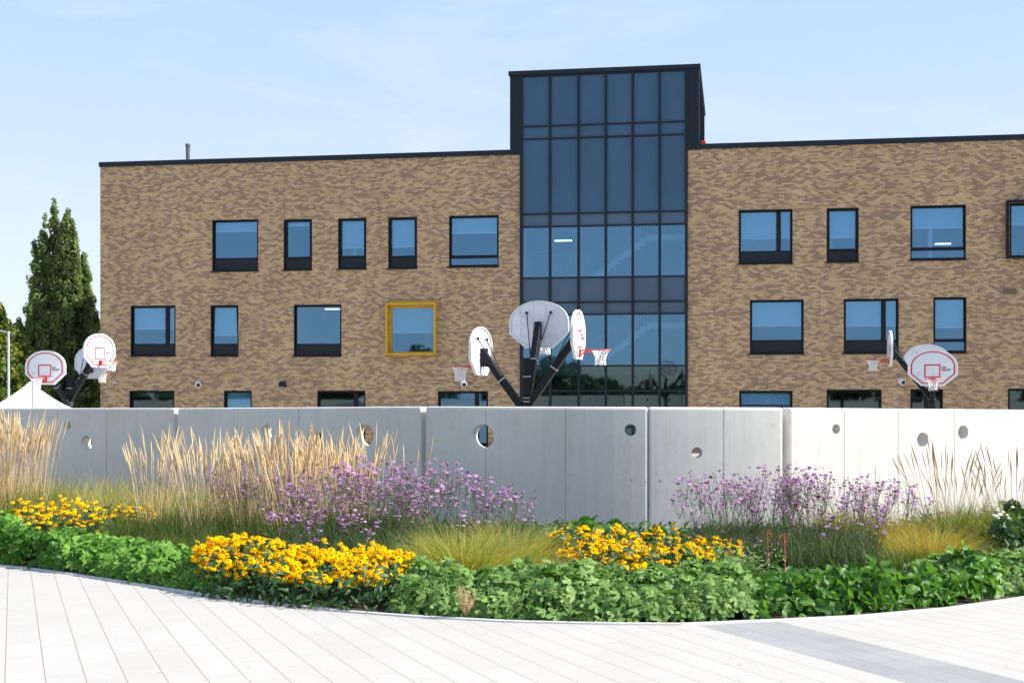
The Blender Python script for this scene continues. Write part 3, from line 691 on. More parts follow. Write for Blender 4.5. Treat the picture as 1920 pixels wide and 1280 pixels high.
def backboard(stand,base,px,py,y,ang,post,zpost,arm_off=(0,-.10)):
    c=Vector(((px-960)/F*y,y,E+(HY-py)/F*y)); loc=c-base; a=R(ang); rz=a+PI/2
    me=BM['board'].copy() if BM['board'].materials else BM['board']
    bo=link('backboard',BM['board'].copy(),M['white'],stand,loc,rz)
    link('board_marking',BM['mark'].copy(),M['red'],bo); link('board_outline',BM['thin'].copy(),M['grey'],bo)
    link('lettering',T1.copy(),M['ink'],bo); link('lettering',T2.copy(),M['ink'],bo); link('lettering',T3.copy(),M['red'],bo)
    ri=link('rim',BM['rim'].copy(),M['red'],stand,loc,rz); link('net',BM['net'].copy(),M['net'],ri)
    n=Vector((math.cos(a),math.sin(a),0)); back=c-n*.06+Vector((0,0,-.12))
    pp=Vector((post[0],post[1],zpost)); aend=c-n*.10+Vector((0,0,-.10))
    A=MB(); A.beam(pp-base,aend-base,.15,.16)
    Mx=Matrix.Translation(loc)@Matrix.Rotation(rz,4,'Z'); A.box(-.07,.07,.02,.16,-.36,.06,Mx)
    ar=A.build('arm',M['post'],stand,bevel=.008)
    tx=Mx.to_3x3()@Vector((1,0,0)); mid=aend.lerp(pp,.42)
    B=MB(); 
    for sgn in (-1,1):
        p=c-n*.04+tx*(sgn*.29)+Vector((0,0,.27)); B.tube([p-base,mid-base+tx*(sgn*.07)+Vector((0,0,.07))],.012,6)
        B.tube([p+n*.012-base,p-n*.03-base],.03,8)
    B.build('brace_rod',M['post'],ar)
    d=(aend-pp).normalized(); S=MB(); S.beam(mid-d*.012-base,mid+d*.012-base,.17,.18); S.build('strap',M['steel'],ar)
def post(px,y,topz,label,boards,base_z):
    x=(px-960)/F*y; base=Vector((x,y,base_z)); e=empty('basketball_post',base); tag(e,label,'basketball post','triple hoop basketball posts behind the wall')
    MB().box(-.085,.085,-.085,.085,0,topz-base_z).build('post',M['post'],e,bevel=.01)
    for z in (topz-.42,topz-.9,topz-.98,topz-1.45,topz-1.52): 
        if z>0: MB().box(-.094,.094,-.094,.094,z-base_z-.009,z-base_z+.009).build('strap',M['steel'],e)
    for b in boards: backboard(e,base,*b[:4],(x,y),b[4])
post(988,30.0,2.22,'black post in front of the glass tower carrying three white backboards',[(1011,608,30.9,72,1.15),(901,658,30.35,161,.95),(1085,627,29.7,-14,1.1)],-.85)
post(131,44.0,E+.55,'black post in front of the tall poplar carrying three white backboards',[(85,689,43.0,-102,.95),(187,657,43.5,-25,1.15),(172,679,45.0,65,1.2)],-1.15)
post(1747,40.75,E+.2,'black post in front of the right brick wing carrying three white backboards',[(1749,689,39.7,-107,1.2),(1668,653,41.0,169,1.25),(1738,678,42.0,75,1.3)],-1.1)
# ------------------------------------------------------------------ street lamps, marquee
def lampost(px,y,ytop,side,label,r=.055,arm=.6,head=True):
    x=(px-960)/F*y; zt=E+(HY-ytop)/F*y; e=empty('street_lamp',(x,y,-1.2)); tag(e,label,'lamp post','slim lamp posts beyond the wall'); H=zt+1.2
    MB().tube([(0,0,0),(0,0,.9),(0,0,.95),(0,0,H)],[r*1.5,r*1.5,r,r*.8],12).build('pole',M['grey'],e,smooth=True)
    if head:
        MB().tube([(0,0,H-.05),(side*arm*.5,0,H+.02),(side*arm,0,H+.03)],r*.6,8).build('bracket',M['grey'],e)
        MB().box(min(side*arm*.6,side*arm*1.7),max(side*arm*.6,side*arm*1.7),-.1,.1,H-.0,H+.08).build('lamp_head',M['black'],e,bevel=.02)
lampost(16,50,621,-1,'taller slim grey lamp post in front of the yellowing tree')
lampost(34,85,711,1,'small distant lamp post just behind the white marquee',.06,.5)
x=(61.5-960)/F*36; e=empty('flag_pole',(x,36,-1.0)); tag(e,'thin grey pole standing in front of the white marquee peak','pole'); MB().tube([(0,0,0),(0,0,1.0+E+(HY-713)/F*36)],.022,8).build('pole',M['grey'],e); MB().tube([(0,0,0),(0,0,.02)],.1,12).build('base_plate',M['grey'],e)
def marquee():
    y=42; x=(57-960)/F*y; g=-1.1; e=empty('marquee',(x,y,g)); tag(e,'white marquee tent with a pointed roof below the poplar','tent'); rz=R(20)
    H=E+(HY-714)/F*y-g; m=MB(); N=12; hw=1.75
    def prof_(t): return hw*t, H-.02-(1.05*(1-(1-t)**1.75))*1.0
    S=[]
    for k in range(N+1):
        t=(k/N); w_,z=prof_(t); w_=max(w_,.02)
        ring=[]
        for (cx,cy) in ((-1,-1),(1,-1),(1,1),(-1,1)):
            ring.append((cx*w_,cy*w_,z))
        S.append(ring)
    for k in range(N):
        for j in range(4):
            a,b=S[k][j],S[k][(j+1)%4]; c,d=S[k+1][(j+1)%4],S[k+1][j]
            for q in range(6):
                t0,t1=q/6,(q+1)/6
                L_=lambda p,r_,t:(p[0]+(r_[0]-p[0])*t,p[1]+(r_[1]-p[1])*t,p[2]-.10*math.sin(PI*t)*0)
                m.quad(L_(a,b,t0),L_(a,b,t1),L_(d,c,t1),L_(d,c,t0))
    zb=S[-1][0][2]
    for j in range(4):
        a,b=S[-1][j],S[-1][(j+1)%4]; m.quad(a,b,(b[0],b[1],zb-.3),(a[0],a[1],zb-.3))
    m.build('canopy',M['canvas'],e,rz=R(8))
    for (cx,cy) in ((-1,-1),(1,-1),(1,1),(-1,1)):
        MB().tube([(cx*hw*.97,cy*hw*.97,0),(cx*hw*.97,cy*hw*.97,zb)],.03,8).build('leg',M['steel'],e,rz=R(8))
marquee()
# ------------------------------------------------------------------ vegetation helpers
def frames(n,a):
    n=n/np.linalg.norm(n,axis=1,keepdims=True); a=a-n*np.sum(a*n,1,keepdims=True); a/= (np.linalg.norm(a,axis=1,keepdims=True)+1e-9)
    return np.stack([a,np.cross(n,a),n],-1)      # columns x,y,z
def scatter(tv,tf,pos,Rm,sc,tint=None):
    N=len(pos); nv=len(tv); sc=np.asarray(sc,float)
    if sc.ndim==1: sc=np.repeat(sc[:,None],3,1)
    loc=tv[None]*sc[:,None,:]
    V=np.einsum('nij,nkj->nki',Rm,loc)+pos[:,None,:]
    Fc=(tf[None]+(np.arange(N)*nv)[:,None,None]).reshape(-1,tf.shape[1])
    T=np.repeat(tint if tint is not None else rng.random(N),nv)
    return V.reshape(-1,3),Fc,T
def merge(parts):
    V=[];Fc=[];T=[];o=0
    for v,f,t_ in parts: V.append(v);Fc.append(f+o);T.append(t_);o+=len(v)
    return np.concatenate(V),np.concatenate(Fc),np.concatenate(T)
def put(name,parts,mat,parent=None,smooth=False):
    V,Fc,T=merge(parts) if isinstance(parts,list) else parts
    if parent is not None:
        V=V-np.array(parent.location)[None]
    return link(name,npmesh(name,V,Fc,T,smooth),mat,parent)
def randdir(N,zlo=-1):
    v=rng.normal(size=(N,3)); v/=np.linalg.norm(v,axis=1,keepdims=True); return v
def tmpl_palmate():
    P=[(0,0,0)]; 
    for li,a in enumerate((-125,-62,0,62,125)):
        for da,r in ((-17,.80),(0,1.0),(17,.80)):
            t_=R(a+da); P.append((r*math.cos(t_)+.1,r*math.sin(t_),-.42*r**2.2+.05*math.cos(da*.2)))
        if li<4:
            t_=R(a+31); P.append((.40*math.cos(t_)+.1,.40*math.sin(t_),.02))
    n=len(P)-1; f=[(0,i,i+1) for i in range(1,n)]
    return np.array(P),np.array(f)
def tmpl_round(wav=.14):
    P=[(0.55,0,-.06)]; f=[]; n=12
    for ring,(rr) in enumerate((.55,1.0)):
        for k in range(n):
            a=2*PI*k/n; x=.6+rr*.62*math.cos(a); y=rr*.44*math.sin(a)*(1-.25*math.cos(a)); 
            z=.30*abs(y)*2*rr-.34*(x-.3)**2+(wav*math.sin(4*a+.5)*(rr==1.0))*.8
            P.append((x,y,z))
    for k in range(n):
        k2=(k+1)%n; f.append((0,1+k,1+k2)); f.append((1+k,1+n+k,1+n+k2)); f.append((1+k,1+n+k2,1+k2))
    return np.array(P),np.array(f)
def tmpl_lance():
    P=[(0,0,0),(.35,-.15,.03),(.4,0,-.01),(.35,.15,.03),(.75,-.12,-.05),(.75,0,-.08),(.75,.12,-.05),(1,0,-.2)]
    f=[(0,1,2),(0,2,3),(1,4,5),(1,5,2),(2,5,6),(2,6,3),(4,7,5),(5,7,6)]
    return np.array(P,float),np.array(f)
TP=tmpl_palmate(); TR_=tmpl_round(); TL_=tmpl_lance()
def strips(p0,dirh,L,lean,droop,width,K=5,tint=None,curl=None):
    """curved blades: p0 (N,3) base, dirh (N,2) heading, L length, lean 0..1, droop"""
    N=len(p0); t_=np.linspace(0,1,K)[None,:]
    h=(lean[:,None]*t_+droop[:,None]*t_**2.4)*L[:,None]; z=L[:,None]*(t_*np.sqrt(np.clip(1-lean[:,None]**2,0,1))-.9*droop[:,None]*t_**3)
    C=np.stack([p0[:,0:1]+dirh[:,0:1]*h,p0[:,1:2]+dirh[:,1:2]*h,p0[:,2:3]+z],-1)
    ang=rng.uniform(-.9,.9,N); sx=np.cos(ang); sy=np.sin(ang)
    side=np.stack([sx,sy,np.zeros(N)],-1)[:,None,:]
    w_=(width[:,None]*np.clip(1.02-t_**1.6,0.05,1))[...,None]
    V=np.stack([C-side*w_/2,C+side*w_/2],2).reshape(N,-1,3)
    f=np.array([(2*k,2*k+1,2*k+3,2*k+2) for k in range(K-1)])
    Fc=(f[None]+(np.arange(N)*2*K)[:,None,None]).reshape(-1,4)
    return V.reshape(-1,3),Fc,np.repeat(rng.random(N) if tint is None else tint,2*K)
def spindles(C,rad,n=4,tint=None):
    """C (N,K,3) centre lines, rad (N,K)"""
    N,K,_=C.shape; a=np.arange(n)*2*PI/n
    off=np.stack([np.cos(a),np.sin(a),np.zeros(n)],-1)
    V=C[:,:,None,:]+off[None,None]*rad[:,:,None,None]
    f=np.array([(k*n+j,k*n+(j+1)%n,(k+1)*n+(j+1)%n,(k+1)*n+j) for k in range(K-1) for j in range(n)])
    Fc=(f[None]+(np.arange(N)*n*K)[:,None,None]).reshape(-1,4)
    return V.reshape(-1,3),Fc,np.repeat(rng.random(N) if tint is None else tint,n*K)
LM={}
LM['geranium']=leafmat('geranium_leaf',[(.07,.16,.028),(.145,.27,.058),(.24,.38,.11)],.55,.28,.3)
LM['geranium2']=leafmat('geranium_leaf_fresh',[(.065,.17,.022),(.14,.30,.042),(.25,.44,.08)],.55,.32,.3)
LM['bergenia']=leafmat('bergenia_leaf',[(.035,.10,.018),(.075,.19,.026),(.14,.30,.04)],.45,.4,.35)
LM['dark']=leafmat('dark_green_leaf',[(.025,.07,.018),(.05,.11,.028),(.08,.16,.04)],.5,.25)
LM['rud']=leafmat('coneflower_leaf',[(.02,.06,.018),(.04,.10,.026),(.07,.15,.035)],.5,.25)
LM['verb']=leafmat('verbena_stem_leaf',[(.045,.085,.03),(.08,.13,.045),(.13,.18,.075)],.6,.25)
LM['reed']=leafmat('reed_grass_blade',[(.05,.10,.02),(.11,.17,.035),(.22,.25,.075)],.5,.35)
LM['straw']=leafmat('straw_grass',[(.56,.40,.22),(.70,.54,.34),(.82,.68,.48)],.8,.25,.1)
LM['straw2']=leafmat('brown_straw_grass',[(.36,.24,.12),(.50,.35,.20),(.62,.46,.30)],.8,.2,.1)
LM['sedge']=leafmat('sedge_blade',[(.14,.19,.025),(.33,.34,.075),(.60,.50,.24)],.65,.4,.2)
LM['gold']=leafmat('golden_sedge_blade',[(.18,.20,.025),(.38,.32,.06),(.58,.38,.14)],.65,.4,.2)
LM['meadow']=leafmat('meadow_grass',[(.15,.19,.04),(.38,.35,.12),(.60,.49,.27)],.7,.4,.1)
LM['purple']=leafmat('verbena_flower',[(.20,.07,.22),(.44,.24,.52),(.66,.45,.74)],.7,.35)
LM['petal']=leafmat('coneflower_petal',[(.84,.36,.0),(.90,.52,.0),(.92,.60,.001)],.9,.25,.05)
LM['cone']=plain('coneflower_cone',(.035,.015,.010),.8)
LM['pink']=leafmat('pink_flower',[(.55,.12,.35),(.6,.25,.5)],.6,.3)
LM['red']=leafmat('red_stem',[(.35,.06,.05),(.55,.15,.12)],.6,.2)
LM['whitefl']=leafmat('white_flower',[(.7,.7,.7),(.8,.8,.78)],.6,.2)
LM['poplar']=leafmat('poplar_leaf',[(.095,.15,.062),(.175,.24,.105),(.30,.37,.17)],.65,.42,.15)
LM['autumn']=leafmat('yellowing_leaf',[(.05,.11,.025),(.11,.18,.035),(.42,.36,.04)],.5,.4)
LM['broad']=leafmat('dark_broad_leaf',[(.015,.045,.012),(.03,.075,.018),(.05,.11,.025)],.5,.25)
def gnoise(x,y,s=1.0,ph=0):
    return (np.sin(x*2.1*s+ph)+np.sin(y*2.7*s+1.3+ph)+np.sin((x+y)*3.9*s+2*ph)+np.sin((x-y)*5.3*s+.7))/4
def area(pa,pb,fa,fb,dens):
    """random points: px in [pa,pb], depth between fa(px) and fb(px); dens per m2"""
    pts=[]
    n=int(abs(pb-pa)/F*13*6*dens)
    px=rng.uniform(pa,pb,n); y=rng.uniform(7,22,n)*1.0
    n=int(dens*(pb-pa)/F*14.5*15); px=rng.uniform(pa,pb,n); y=rng.uniform(7,22,n)
    keep=(y>fa(px))&(y<fb(px))&(rng.random(n)<y/22*1.4); return px[keep],y[keep]
def canopy(name,pa,pb,fa,fb,H,dens,tmpl,size,mat,label,cat,edge=.35,tilt=.72,lay=(1.0,.75,.5),group=None,kind=None,parent=None,bumps=.17,edgep=60,smooth=True):
    parts=[]
    for li,l in enumerate(lay):
        px,y=area(pa,pb,fa,fb,dens*(1 if li==0 else .8))
        x=(px-960)/F*y
        dfront=np.clip((y-fa(px))/edge,0,1); dside=np.clip(np.minimum(px-pa,pb-px)/edgep,0,1); dback=np.clip((fb(px)-y)/.25,0,1)
        prof=np.sqrt(1-(1-dfront)**2)*np.sqrt(1-(1-dside)**2)*(.6+.4*dback)
        Hh=(H(px,y) if callable(H) else H)*(1+bumps*2.2*gnoise(x,y,2.3)+bumps*gnoise(x,y,5.1,1))
        z=Hh*prof*l*rng.uniform(.86,1.03,len(px))
        pos=W(px,y,0); pos[:,2]+=np.maximum(z,.02)
        nrm=np.stack([rng.normal(0,tilt,len(px)),-.35-(1-dfront)*1.1+rng.normal(0,tilt,len(px)),np.ones(len(px))],-1)
        nrm[:,0]+=(1-dside)*np.where(px-pa<pb-px,-1,1)
        az=randdir(len(px)); az[:,1]-=.5
        sc=size*rng.uniform(.6,1.25,len(px))
        parts.append(scatter(*tmpl,pos,frames(nrm,az),sc,np.clip(rng.normal(.5,.22,len(px)),0,1)))
    if parent is not None: return put(name,parts,mat,parent,smooth)
    o=put(name,parts,mat,None,smooth); return tag(o,label,cat,group,kind)
kf=lambda o=0.08:(lambda px:kdepth(px)+o)
cst=lambda v:(lambda px:np.full_like(np.asarray(px,float),v))
def lin(*pts):
    xs_=[p[0] for p in pts]; ys_=[p[1] for p in pts]; return lambda px:np.interp(px,xs_,ys_)
# ground covers along the kerb
canopy('geranium_cover',735,1435,kf(.10),lin((735,11.8),(900,11.9),(1435,11.6)),.30,430,TP,.074,LM['geranium'],'grey green lobed geranium leaves spilling over the middle of the kerb','ground cover',kind='stuff',edge=.5)
canopy('geranium_cover',70,430,kf(.12),lin((70,15.8),(240,14.6),(430,12.6)),.24,400,TP,.070,LM['geranium2'],'fresh green lobed geranium leaves at the left below the tan grasses','ground cover',kind='stuff',edge=.45)
canopy('geranium_cover',-300,75,lin((-300,17),(0,14.8),(75,14.9)),lin((-300,19),(75,17)),.26,340,TP,.075,LM['geranium2'],'fresh green lobed leaves at the left edge of the photo','ground cover',kind='stuff',edge=.4)
canopy('geranium_cover',1690,2150,lin((1690,12.0),(1850,11.8),(1890,11.9),(2150,12.3)),lin((1690,12.8),(1920,13.4),(2150,13.8)),.25,400,TP,.075,LM['geranium'],'grey green lobed leaves at the right edge behind the big glossy leaves','ground cover',kind='stuff',edge=.4)
# large glossy leaved plants, one clump each
def bergenia(pa,pb,ya,yb,H,label,dens=190,size=.092,mat='bergenia',red=False):
    c=W((pa+pb)/2,(float(ya((pa+pb)/2))+float(yb((pa+pb)/2)))/2,0)
    e=empty('elephant_ears_plant',tuple(c)); tag(e,label,'leafy plant','big leaved clumps in the bed')
    canopy('leaves',pa,pb,ya,yb,H,dens,TR_,size,LM[mat],None,None,edge=.25,tilt=.75,lay=(1,.8,.6,.4),parent=e,bumps=.2,edgep=35)
    return e
bergenia(1410,1520,kf(.12),cst(11.7),.27,'big glossy leaved clump right beside the rounded end of the middle geranium')
bergenia(1500,1620,kf(.15),cst(11.7),.26,'big glossy leaved clump below the dark green base of the right purple flowers')
bergenia(1600,1700,kf(.15),cst(11.9),.25,'big glossy leaved clump where the kerb begins to rise to the right')
bergenia(1685,1780,kf(.15),cst(12.0),.25,'big glossy leaved clump in front of the grey green leaves on the right')
bergenia(1765,1875,kf(.18),cst(12.5),.29,'last big glossy leaved clump before the right edge, with tall upright leaves')
bergenia(-40,130,kf(.12),lin((-40,16),(130,14.6)),.30,'big dark leaved clump by the kerb at the left edge')
bergenia(1055,1140,cst(14.2),cst(15.2),.42,'clump of round leaves against the grey wall right of the dark joint',90,.14)
bergenia(1140,1185,cst(14.2),cst(15.0),.36,'small clump of round leaves against the wall between two bigger gaps',90,.125)
bergenia(1195,1250,cst(14.2),cst(15.0),.34,'low round leaved clump under the bright vertical wall joint',90,.125)
bergenia(1245,1310,cst(11.7),cst(12.1),.30,'blue green large leaves rising behind the geranium below the yellow flowers',110,.11,'geranium')
bergenia(1330,1400,cst(11.5),cst(12.0),.29,'blue green large leaves beside the small pink flowers',80,.13,'geranium')
bergenia(1860,2060,lin((1860,14.3),(2060,14.6)),lin((1860,17),(2060,17)),.42,'dark leafy clump with a few white flowers near the right edge',120,.11,'dark')
# fill of low dark foliage over the soil behind
canopy('low_foliage',-500,2500,kf(.9),lin((-500,24),(0,21),(400,19),(800,17.6),(1215,17.0),(1500,17.1),(1920,19.0),(2500,20.5)),.16,95,TL_,.13,LM['dark'],'low dark green foliage filling the gaps between the flowering plants','ground cover',kind='stuff',lay=(1.,.6),tilt=.9,smooth=False)
# ------------------------------------------------------------------ coneflowers
def tmpl_petals():
    P=[];f=[];n=12
    for k in range(n):
        a=2*PI*k/n; w_=.17; i=len(P)
        for (r,ww,z) in ((.16,.09,.0),(.62,w_*.95,-.06),(1.0,.05,-.34)):
            for s_ in (-1,1):
                P.append((r*math.cos(a)-s_*ww*math.sin(a),r*math.sin(a)+s_*ww*math.cos(a),z+.03*(k%3)-(.05*(k%2))))
        f+=[(i,i+1,i+3,i+2),(i+2,i+3,i+5,i+4)]
    return P,f
def tmpl_cone():
    P=[];f=[];n=6; i=0
    for (r,z) in ((.2,-.03),(.22,.08),(.13,.22),(.02,.27)):
        for k in range(n): a=2*PI*k/n; P.append((r*math.cos(a),r*math.sin(a),z))
    for q in range(3):
        for k in range(n): f.append((q*n+k,q*n+(k+1)%n,(q+1)*n+(k+1)%n,(q+1)*n+k))
    return P,f
pp,pf=tmpl_petals(); cp,cf=tmpl_cone(); FV=np.array(pp+cp,float); FF=np.array(pf+[tuple(len(pp)+k for k in q) for q in cf]); FM=[0]*len(pf)+[1]*len(cf)
fl_mesh=[]
for k in range(5):
    v=FV.copy()*.035; v[:len(pp),2]+=rng.normal(0,.0022,len(pp)); tn=np.full(len(v),(.15,.45,.6,.8,1.)[k])
    me=npmesh('flower',v,FF,tn,False,FM); me.materials.append(LM['petal']); me.materials.append(LM['cone']); fl_mesh.append(me)
def coneflowers(pa,pb,ya,yb,Hf,dens,label,leafH,front=0,leafdens=200):
    cpx=(pa+pb)/2; c=W(cpx,float(ya(cpx)+yb(cpx))/2,0); e=empty('coneflower_plant',tuple(c)); tag(e,label,'flowers','yellow coneflowers in drifts')
    px,y=area(pa,pb,ya,yb,dens); x=(px-960)/F*y
    u=np.clip(np.minimum(px-pa,pb-px)/45,0,1); fr_=np.clip((y-ya(px))/np.maximum(yb(px)-ya(px),.1),0,1)
    h=Hf*(.40+.60*fr_**.5)*(.8+.2*np.sqrt(u))*(1+.17*gnoise(x,y,2.6))+rng.normal(0,.026,len(px))
    P=W(px,y,0); P[:,2]+=h
    order=np.argsort(P[:,1]); base=np.array(c)
    n=len(P); nrm=np.stack([rng.normal(.15,.28,n),rng.normal(-.40,.28,n),np.ones(n)],-1); Rm=frames(nrm,randdir(n)); sc=rng.uniform(.8,1.22,n)
    head=order[:95]; rest=order[95:]
    for i in head:
        o=bpy.data.objects.new('flower',fl_mesh[rng.integers(5)]); COL.objects.link(o); o.parent=e
        mm=Matrix(Rm[i].tolist()).to_4x4(); 
        for r_ in range(3):
            for c_ in range(3): mm[r_][c_]=float(Rm[i][r_,c_])*float(sc[i])
        mm.translation=Vector((P[i]-base).tolist()); o.matrix_local=mm
    if len(rest):
        v,f,tt=scatter(FV*.035,FF,P[rest]-base,Rm[rest],sc[rest]); me=npmesh('flowers',v,f,tt,False,np.tile(FM,len(rest)))
        o=link('flowers',me,[LM['petal'],LM['cone']],e); o['kind']='stuff'
    st_=P.copy(); K=3; C=np.stack([W(px,y,0.02),(W(px,y,0)+P)/2,P-Rm[:,:,2]*.004],1); C[:,0,:2]+=rng.normal(0,.05,(n,2))
    put('stems',spindles(C,np.full((n,K),.0025),3),LM['rud'],e)
    ff=(lambda q:ya(q)+front)
    canopy('foliage',pa,pb,ff,yb,lambda a,b:leafH*(.75+.25*np.clip((b-ya(a))/np.maximum(yb(a)-ya(a),.1),0,1)),leafdens,TL_,.10,LM['rud'],None,None,edge=.2,tilt=.8,lay=(1,.8,.6,.4,.2),parent=e,smooth=False,edgep=30)
    print('coneflowers',label,n)
    return e
coneflowers(362,560,lin((362,12.45),(400,12.0),(560,11.35)),lin((362,12.8),(430,12.95),(560,12.45)),.43,430,'yellow coneflower drift at the left end of the front bank near the kerb',.40,-.2)
coneflowers(545,772,lin((545,11.35),(700,11.05),(772,11.35)),lin((545,12.5),(640,12.2),(700,12.35),(772,11.8)),.43,430,'yellow coneflower drift beside the pale green tussock near the kerb',.38,-.2)
coneflowers(1022,1210,lin((1022,12.9),(1130,12.0),(1210,11.9)),lin((1022,13.6),(1210,13.3)),.44,330,'yellow coneflower drift in front of the wall right of the middle tussock',.48,-.1)
coneflowers(1195,1322,lin((1195,12.2),(1322,12.5)),lin((1195,13.3),(1322,13.3)),.46,300,'yellow coneflower drift under the bright vertical joint in the wall',.48,-.1)
coneflowers(1325,1392,lin((1325,12.5),(1392,12.6)),lin((1325,13.3),(1392,13.1)),.45,220,'small patch of yellow coneflowers at the foot of the right purple flowers',.46,-.1)
coneflowers(16,292,lin((0,15.9),(305,15.6)),lin((0,17.1),(305,16.9)),.43,120,'yellow coneflower drift at the left in front of the pale meadow grass',.36,-.2,110)
coneflowers(-60,35,cst(17.8),cst(18.6),.52,60,'few yellow coneflowers at the left edge behind the tan grasses',.42,0,100)
# ------------------------------------------------------------------ grasses
def tuft(name,px,y,n,Lr,lean,droop,width,mat,label,cat,group,rad=.12,K=6,h0=0,parent=None,bias=0):
    c=W(px,y,0)
    e=parent or empty(name,tuple(c))
    if parent is None: tag(e,label,cat,group)
    a=rng.uniform(0,2*PI,n); r=rad*np.sqrt(rng.random(n)); p0=np.repeat(c[None],n,0); p0[:,0]+=r*np.cos(a); p0[:,1]+=r*np.sin(a)
    d=np.stack([np.cos(a+rng.normal(0,.4,n))+bias,np.sin(a+rng.normal(0,.4,n))],-1)
    L=rng.uniform(*Lr,n); le=np.abs(rng.normal(0,lean,n))+r/rad*lean*.6; dr=np.abs(rng.normal(droop,droop*.5,n))
    put('blades',strips(p0,d,L,np.clip(le,0,.92),dr,width*rng.uniform(.6,1.2,n),K),mat,e)
    return e
GA='arching grass tussocks'
tuft('sedge_tussock',870,12.15,3800,(.48,.84),.42,.34,.007,LM['sedge'],'large pale green and straw sedge tussock right of the front coneflowers','grass',GA,.22)
tuft('sedge_tussock',955,12.9,3000,(.48,.80),.42,.34,.007,LM['sedge'],'sedge tussock in the middle just behind the geranium','grass',GA,.24)
tuft('sedge_tussock',790,12.4,1300,(.40,.66),.36,.25,.006,LM['reed'],'greener upright sedge tussock touching the front coneflowers','grass',GA,.16)
tuft('sedge_tussock',1045,12.2,800,(.30,.5),.36,.3,.005,LM['sedge'],'small sedge tussock below the left end of the middle coneflowers','grass',GA,.12)
tuft('sedge_tussock',1745,13.4,2600,(.42,.70),.42,.34,.006,LM['gold'],'golden orange sedge tussock on the right','grass',GA,.22)
tuft('sedge_tussock',1660,14.3,2000,(.45,.75),.40,.34,.006,LM['gold'],'golden green sedge tussock behind the right purple flowers','grass',GA,.22)
tuft('sedge_tussock',1695,12.9,700,(.3,.5),.3,.25,.006,LM['reed'],'small green grass tuft in front of the golden tussock','grass',GA,.10)
tuft('sedge_tussock',1600,15.6,1200,(.5,.75),.40,.34,.006,LM['sedge'],'sedge tussock seen through the right purple flower stems against the bright wall','grass',GA,.3)
tuft('sedge_tussock',1830,16.0,1500,(.4,.7),.5,.3,.006,LM['sedge'],'brownish sedge tussock below the sparse reed plumes at right','grass',GA,.3)
tuft('sedge_tussock',1905,15.2,1300,(.4,.7),.5,.3,.006,LM['sedge'],'brownish sedge tussock at the right edge','grass',GA,.3)
tuft('sedge_tussock',250,15.2,1500,(.35,.6),.45,.35,.006,LM['reed'],'dark green drooping grass tuft right of the left coneflowers','grass',GA,.2)
# meadow of pale grass at left, in front of the wall
def meadow(name,pa,pb,fa,fb,n,Lr,mat,label,width=.006,lean=.3,droop=.3,bias=0):
    px=rng.uniform(pa,pb,n*3); y=rng.uniform(9,22,n*3); k=(y>fa(px))&(y<fb(px)); px=px[k][:n]; y=y[k][:n]; n=len(px)
    p0=W(px,y,0); a=rng.uniform(0,2*PI,n); d=np.stack([np.cos(a)+bias,np.sin(a)],-1); x=p0[:,0]
    L=rng.uniform(*Lr,n)*(1+.22*gnoise(x,y,1.5))
    o=put(name,strips(p0,d,L,np.clip(np.abs(rng.normal(0,lean,n)),0,.9),np.abs(rng.normal(droop,.15,n)),width*rng.uniform(.6,1.2,n),6),mat); tag(o,label,'grass',None,'stuff')
meadow('meadow_grass',-500,470,lin((-500,18),(0,17.4),(470,16.2)),lin((-500,22),(0,20.5),(470,18.6)),12000,(.58,.92),LM['meadow'],'pale straw and green meadow grass below the shaded wall at left',.007)
meadow('meadow_grass',210,640,lin((210,14.8),(400,13.2),(640,12.8)),lin((210,17),(640,15.5)),12000,(.28,.58),LM['reed'],'dark green grass around the feet of the tan reed grasses',.007)
meadow('meadow_grass',1800,2300,lin((1800,15.5),(2300,16.5)),lin((1800,18),(2300,19)),3500,(.35,.65),LM['sedge'],'rough brownish grass against the bright wall at the right edge',.006,.5)
# feather reed grass
def reed(px,y,n,H,label,rad=.13,lean=.10,base=500,blade=(.5,.85),sm='straw'):
    c=W(px,y,0); e=empty('feather_reed_grass',tuple(c)); tag(e,label,'grass','feather reed grasses with tan plumes')
    n=int(n*.98); a=rng.uniform(0,2*PI,n); r=rad*np.sqrt(rng.random(n)); p0=np.repeat(c[None],n,0); p0[:,0]+=r*np.cos(a)*1.2; p0[:,1]+=r*np.sin(a)
    d=np.stack([np.cos(a),np.sin(a)],-1); hh=H*np.clip(rng.normal(.87,.085,n),.55,1.02); le=r/rad*lean+np.abs(rng.normal(0,lean*.6,n)); bend=rng.uniform(0,.11,n)
    K=9; t_=np.array([0,.3,.6,.78,.82,.88,.93,.97,1.0])[None]
    rr=np.array([1,1,.9,.9,2.0,3.1,2.7,1.6,.3])[None]*.0023*np.ones((n,1))*rng.uniform(.85,1.25,(n,1))
    hx=(le[:,None]*t_+bend[:,None]*t_**3)*hh[:,None]
    C=np.stack([p0[:,:1]+d[:,:1]*hx,p0[:,1:2]+d[:,1:2]*hx,p0[:,2:]+hh[:,None]*t_],-1)
    v,f,tt=spindles(C,rr,4)
    o=put('plumes',(v,f,tt),LM[sm],e); o['kind']='stuff'
    if base: tuft('',px,y,base,blade,.38,.30,.0075,LM['reed'],None,None,None,rad*1.3,parent=e)
reed(12,18.0,75,1.56,'tall tan reed grass clump at the very left edge',.16)
reed(42,18.4,85,1.60,'tall tan reed grass clump second from the left edge',.18)
reed(74,18.2,24,1.50,'thin tan reed grass clump to the right of the two at the left edge',.10,.08)
reed(288,15.6,50,1.42,'tan reed grass clump left of the wall joint, standing apart',.14)
reed(382,15.0,60,1.42,'tan reed grass clump just right of the left wall joint',.17,.13)
reed(402,15.5,26,1.40,'sparser tan reed grass clump behind the one at the wall joint',.13)
reed(470,14.8,55,1.44,'tan reed grass clump rising below the first of three wall holes',.15)
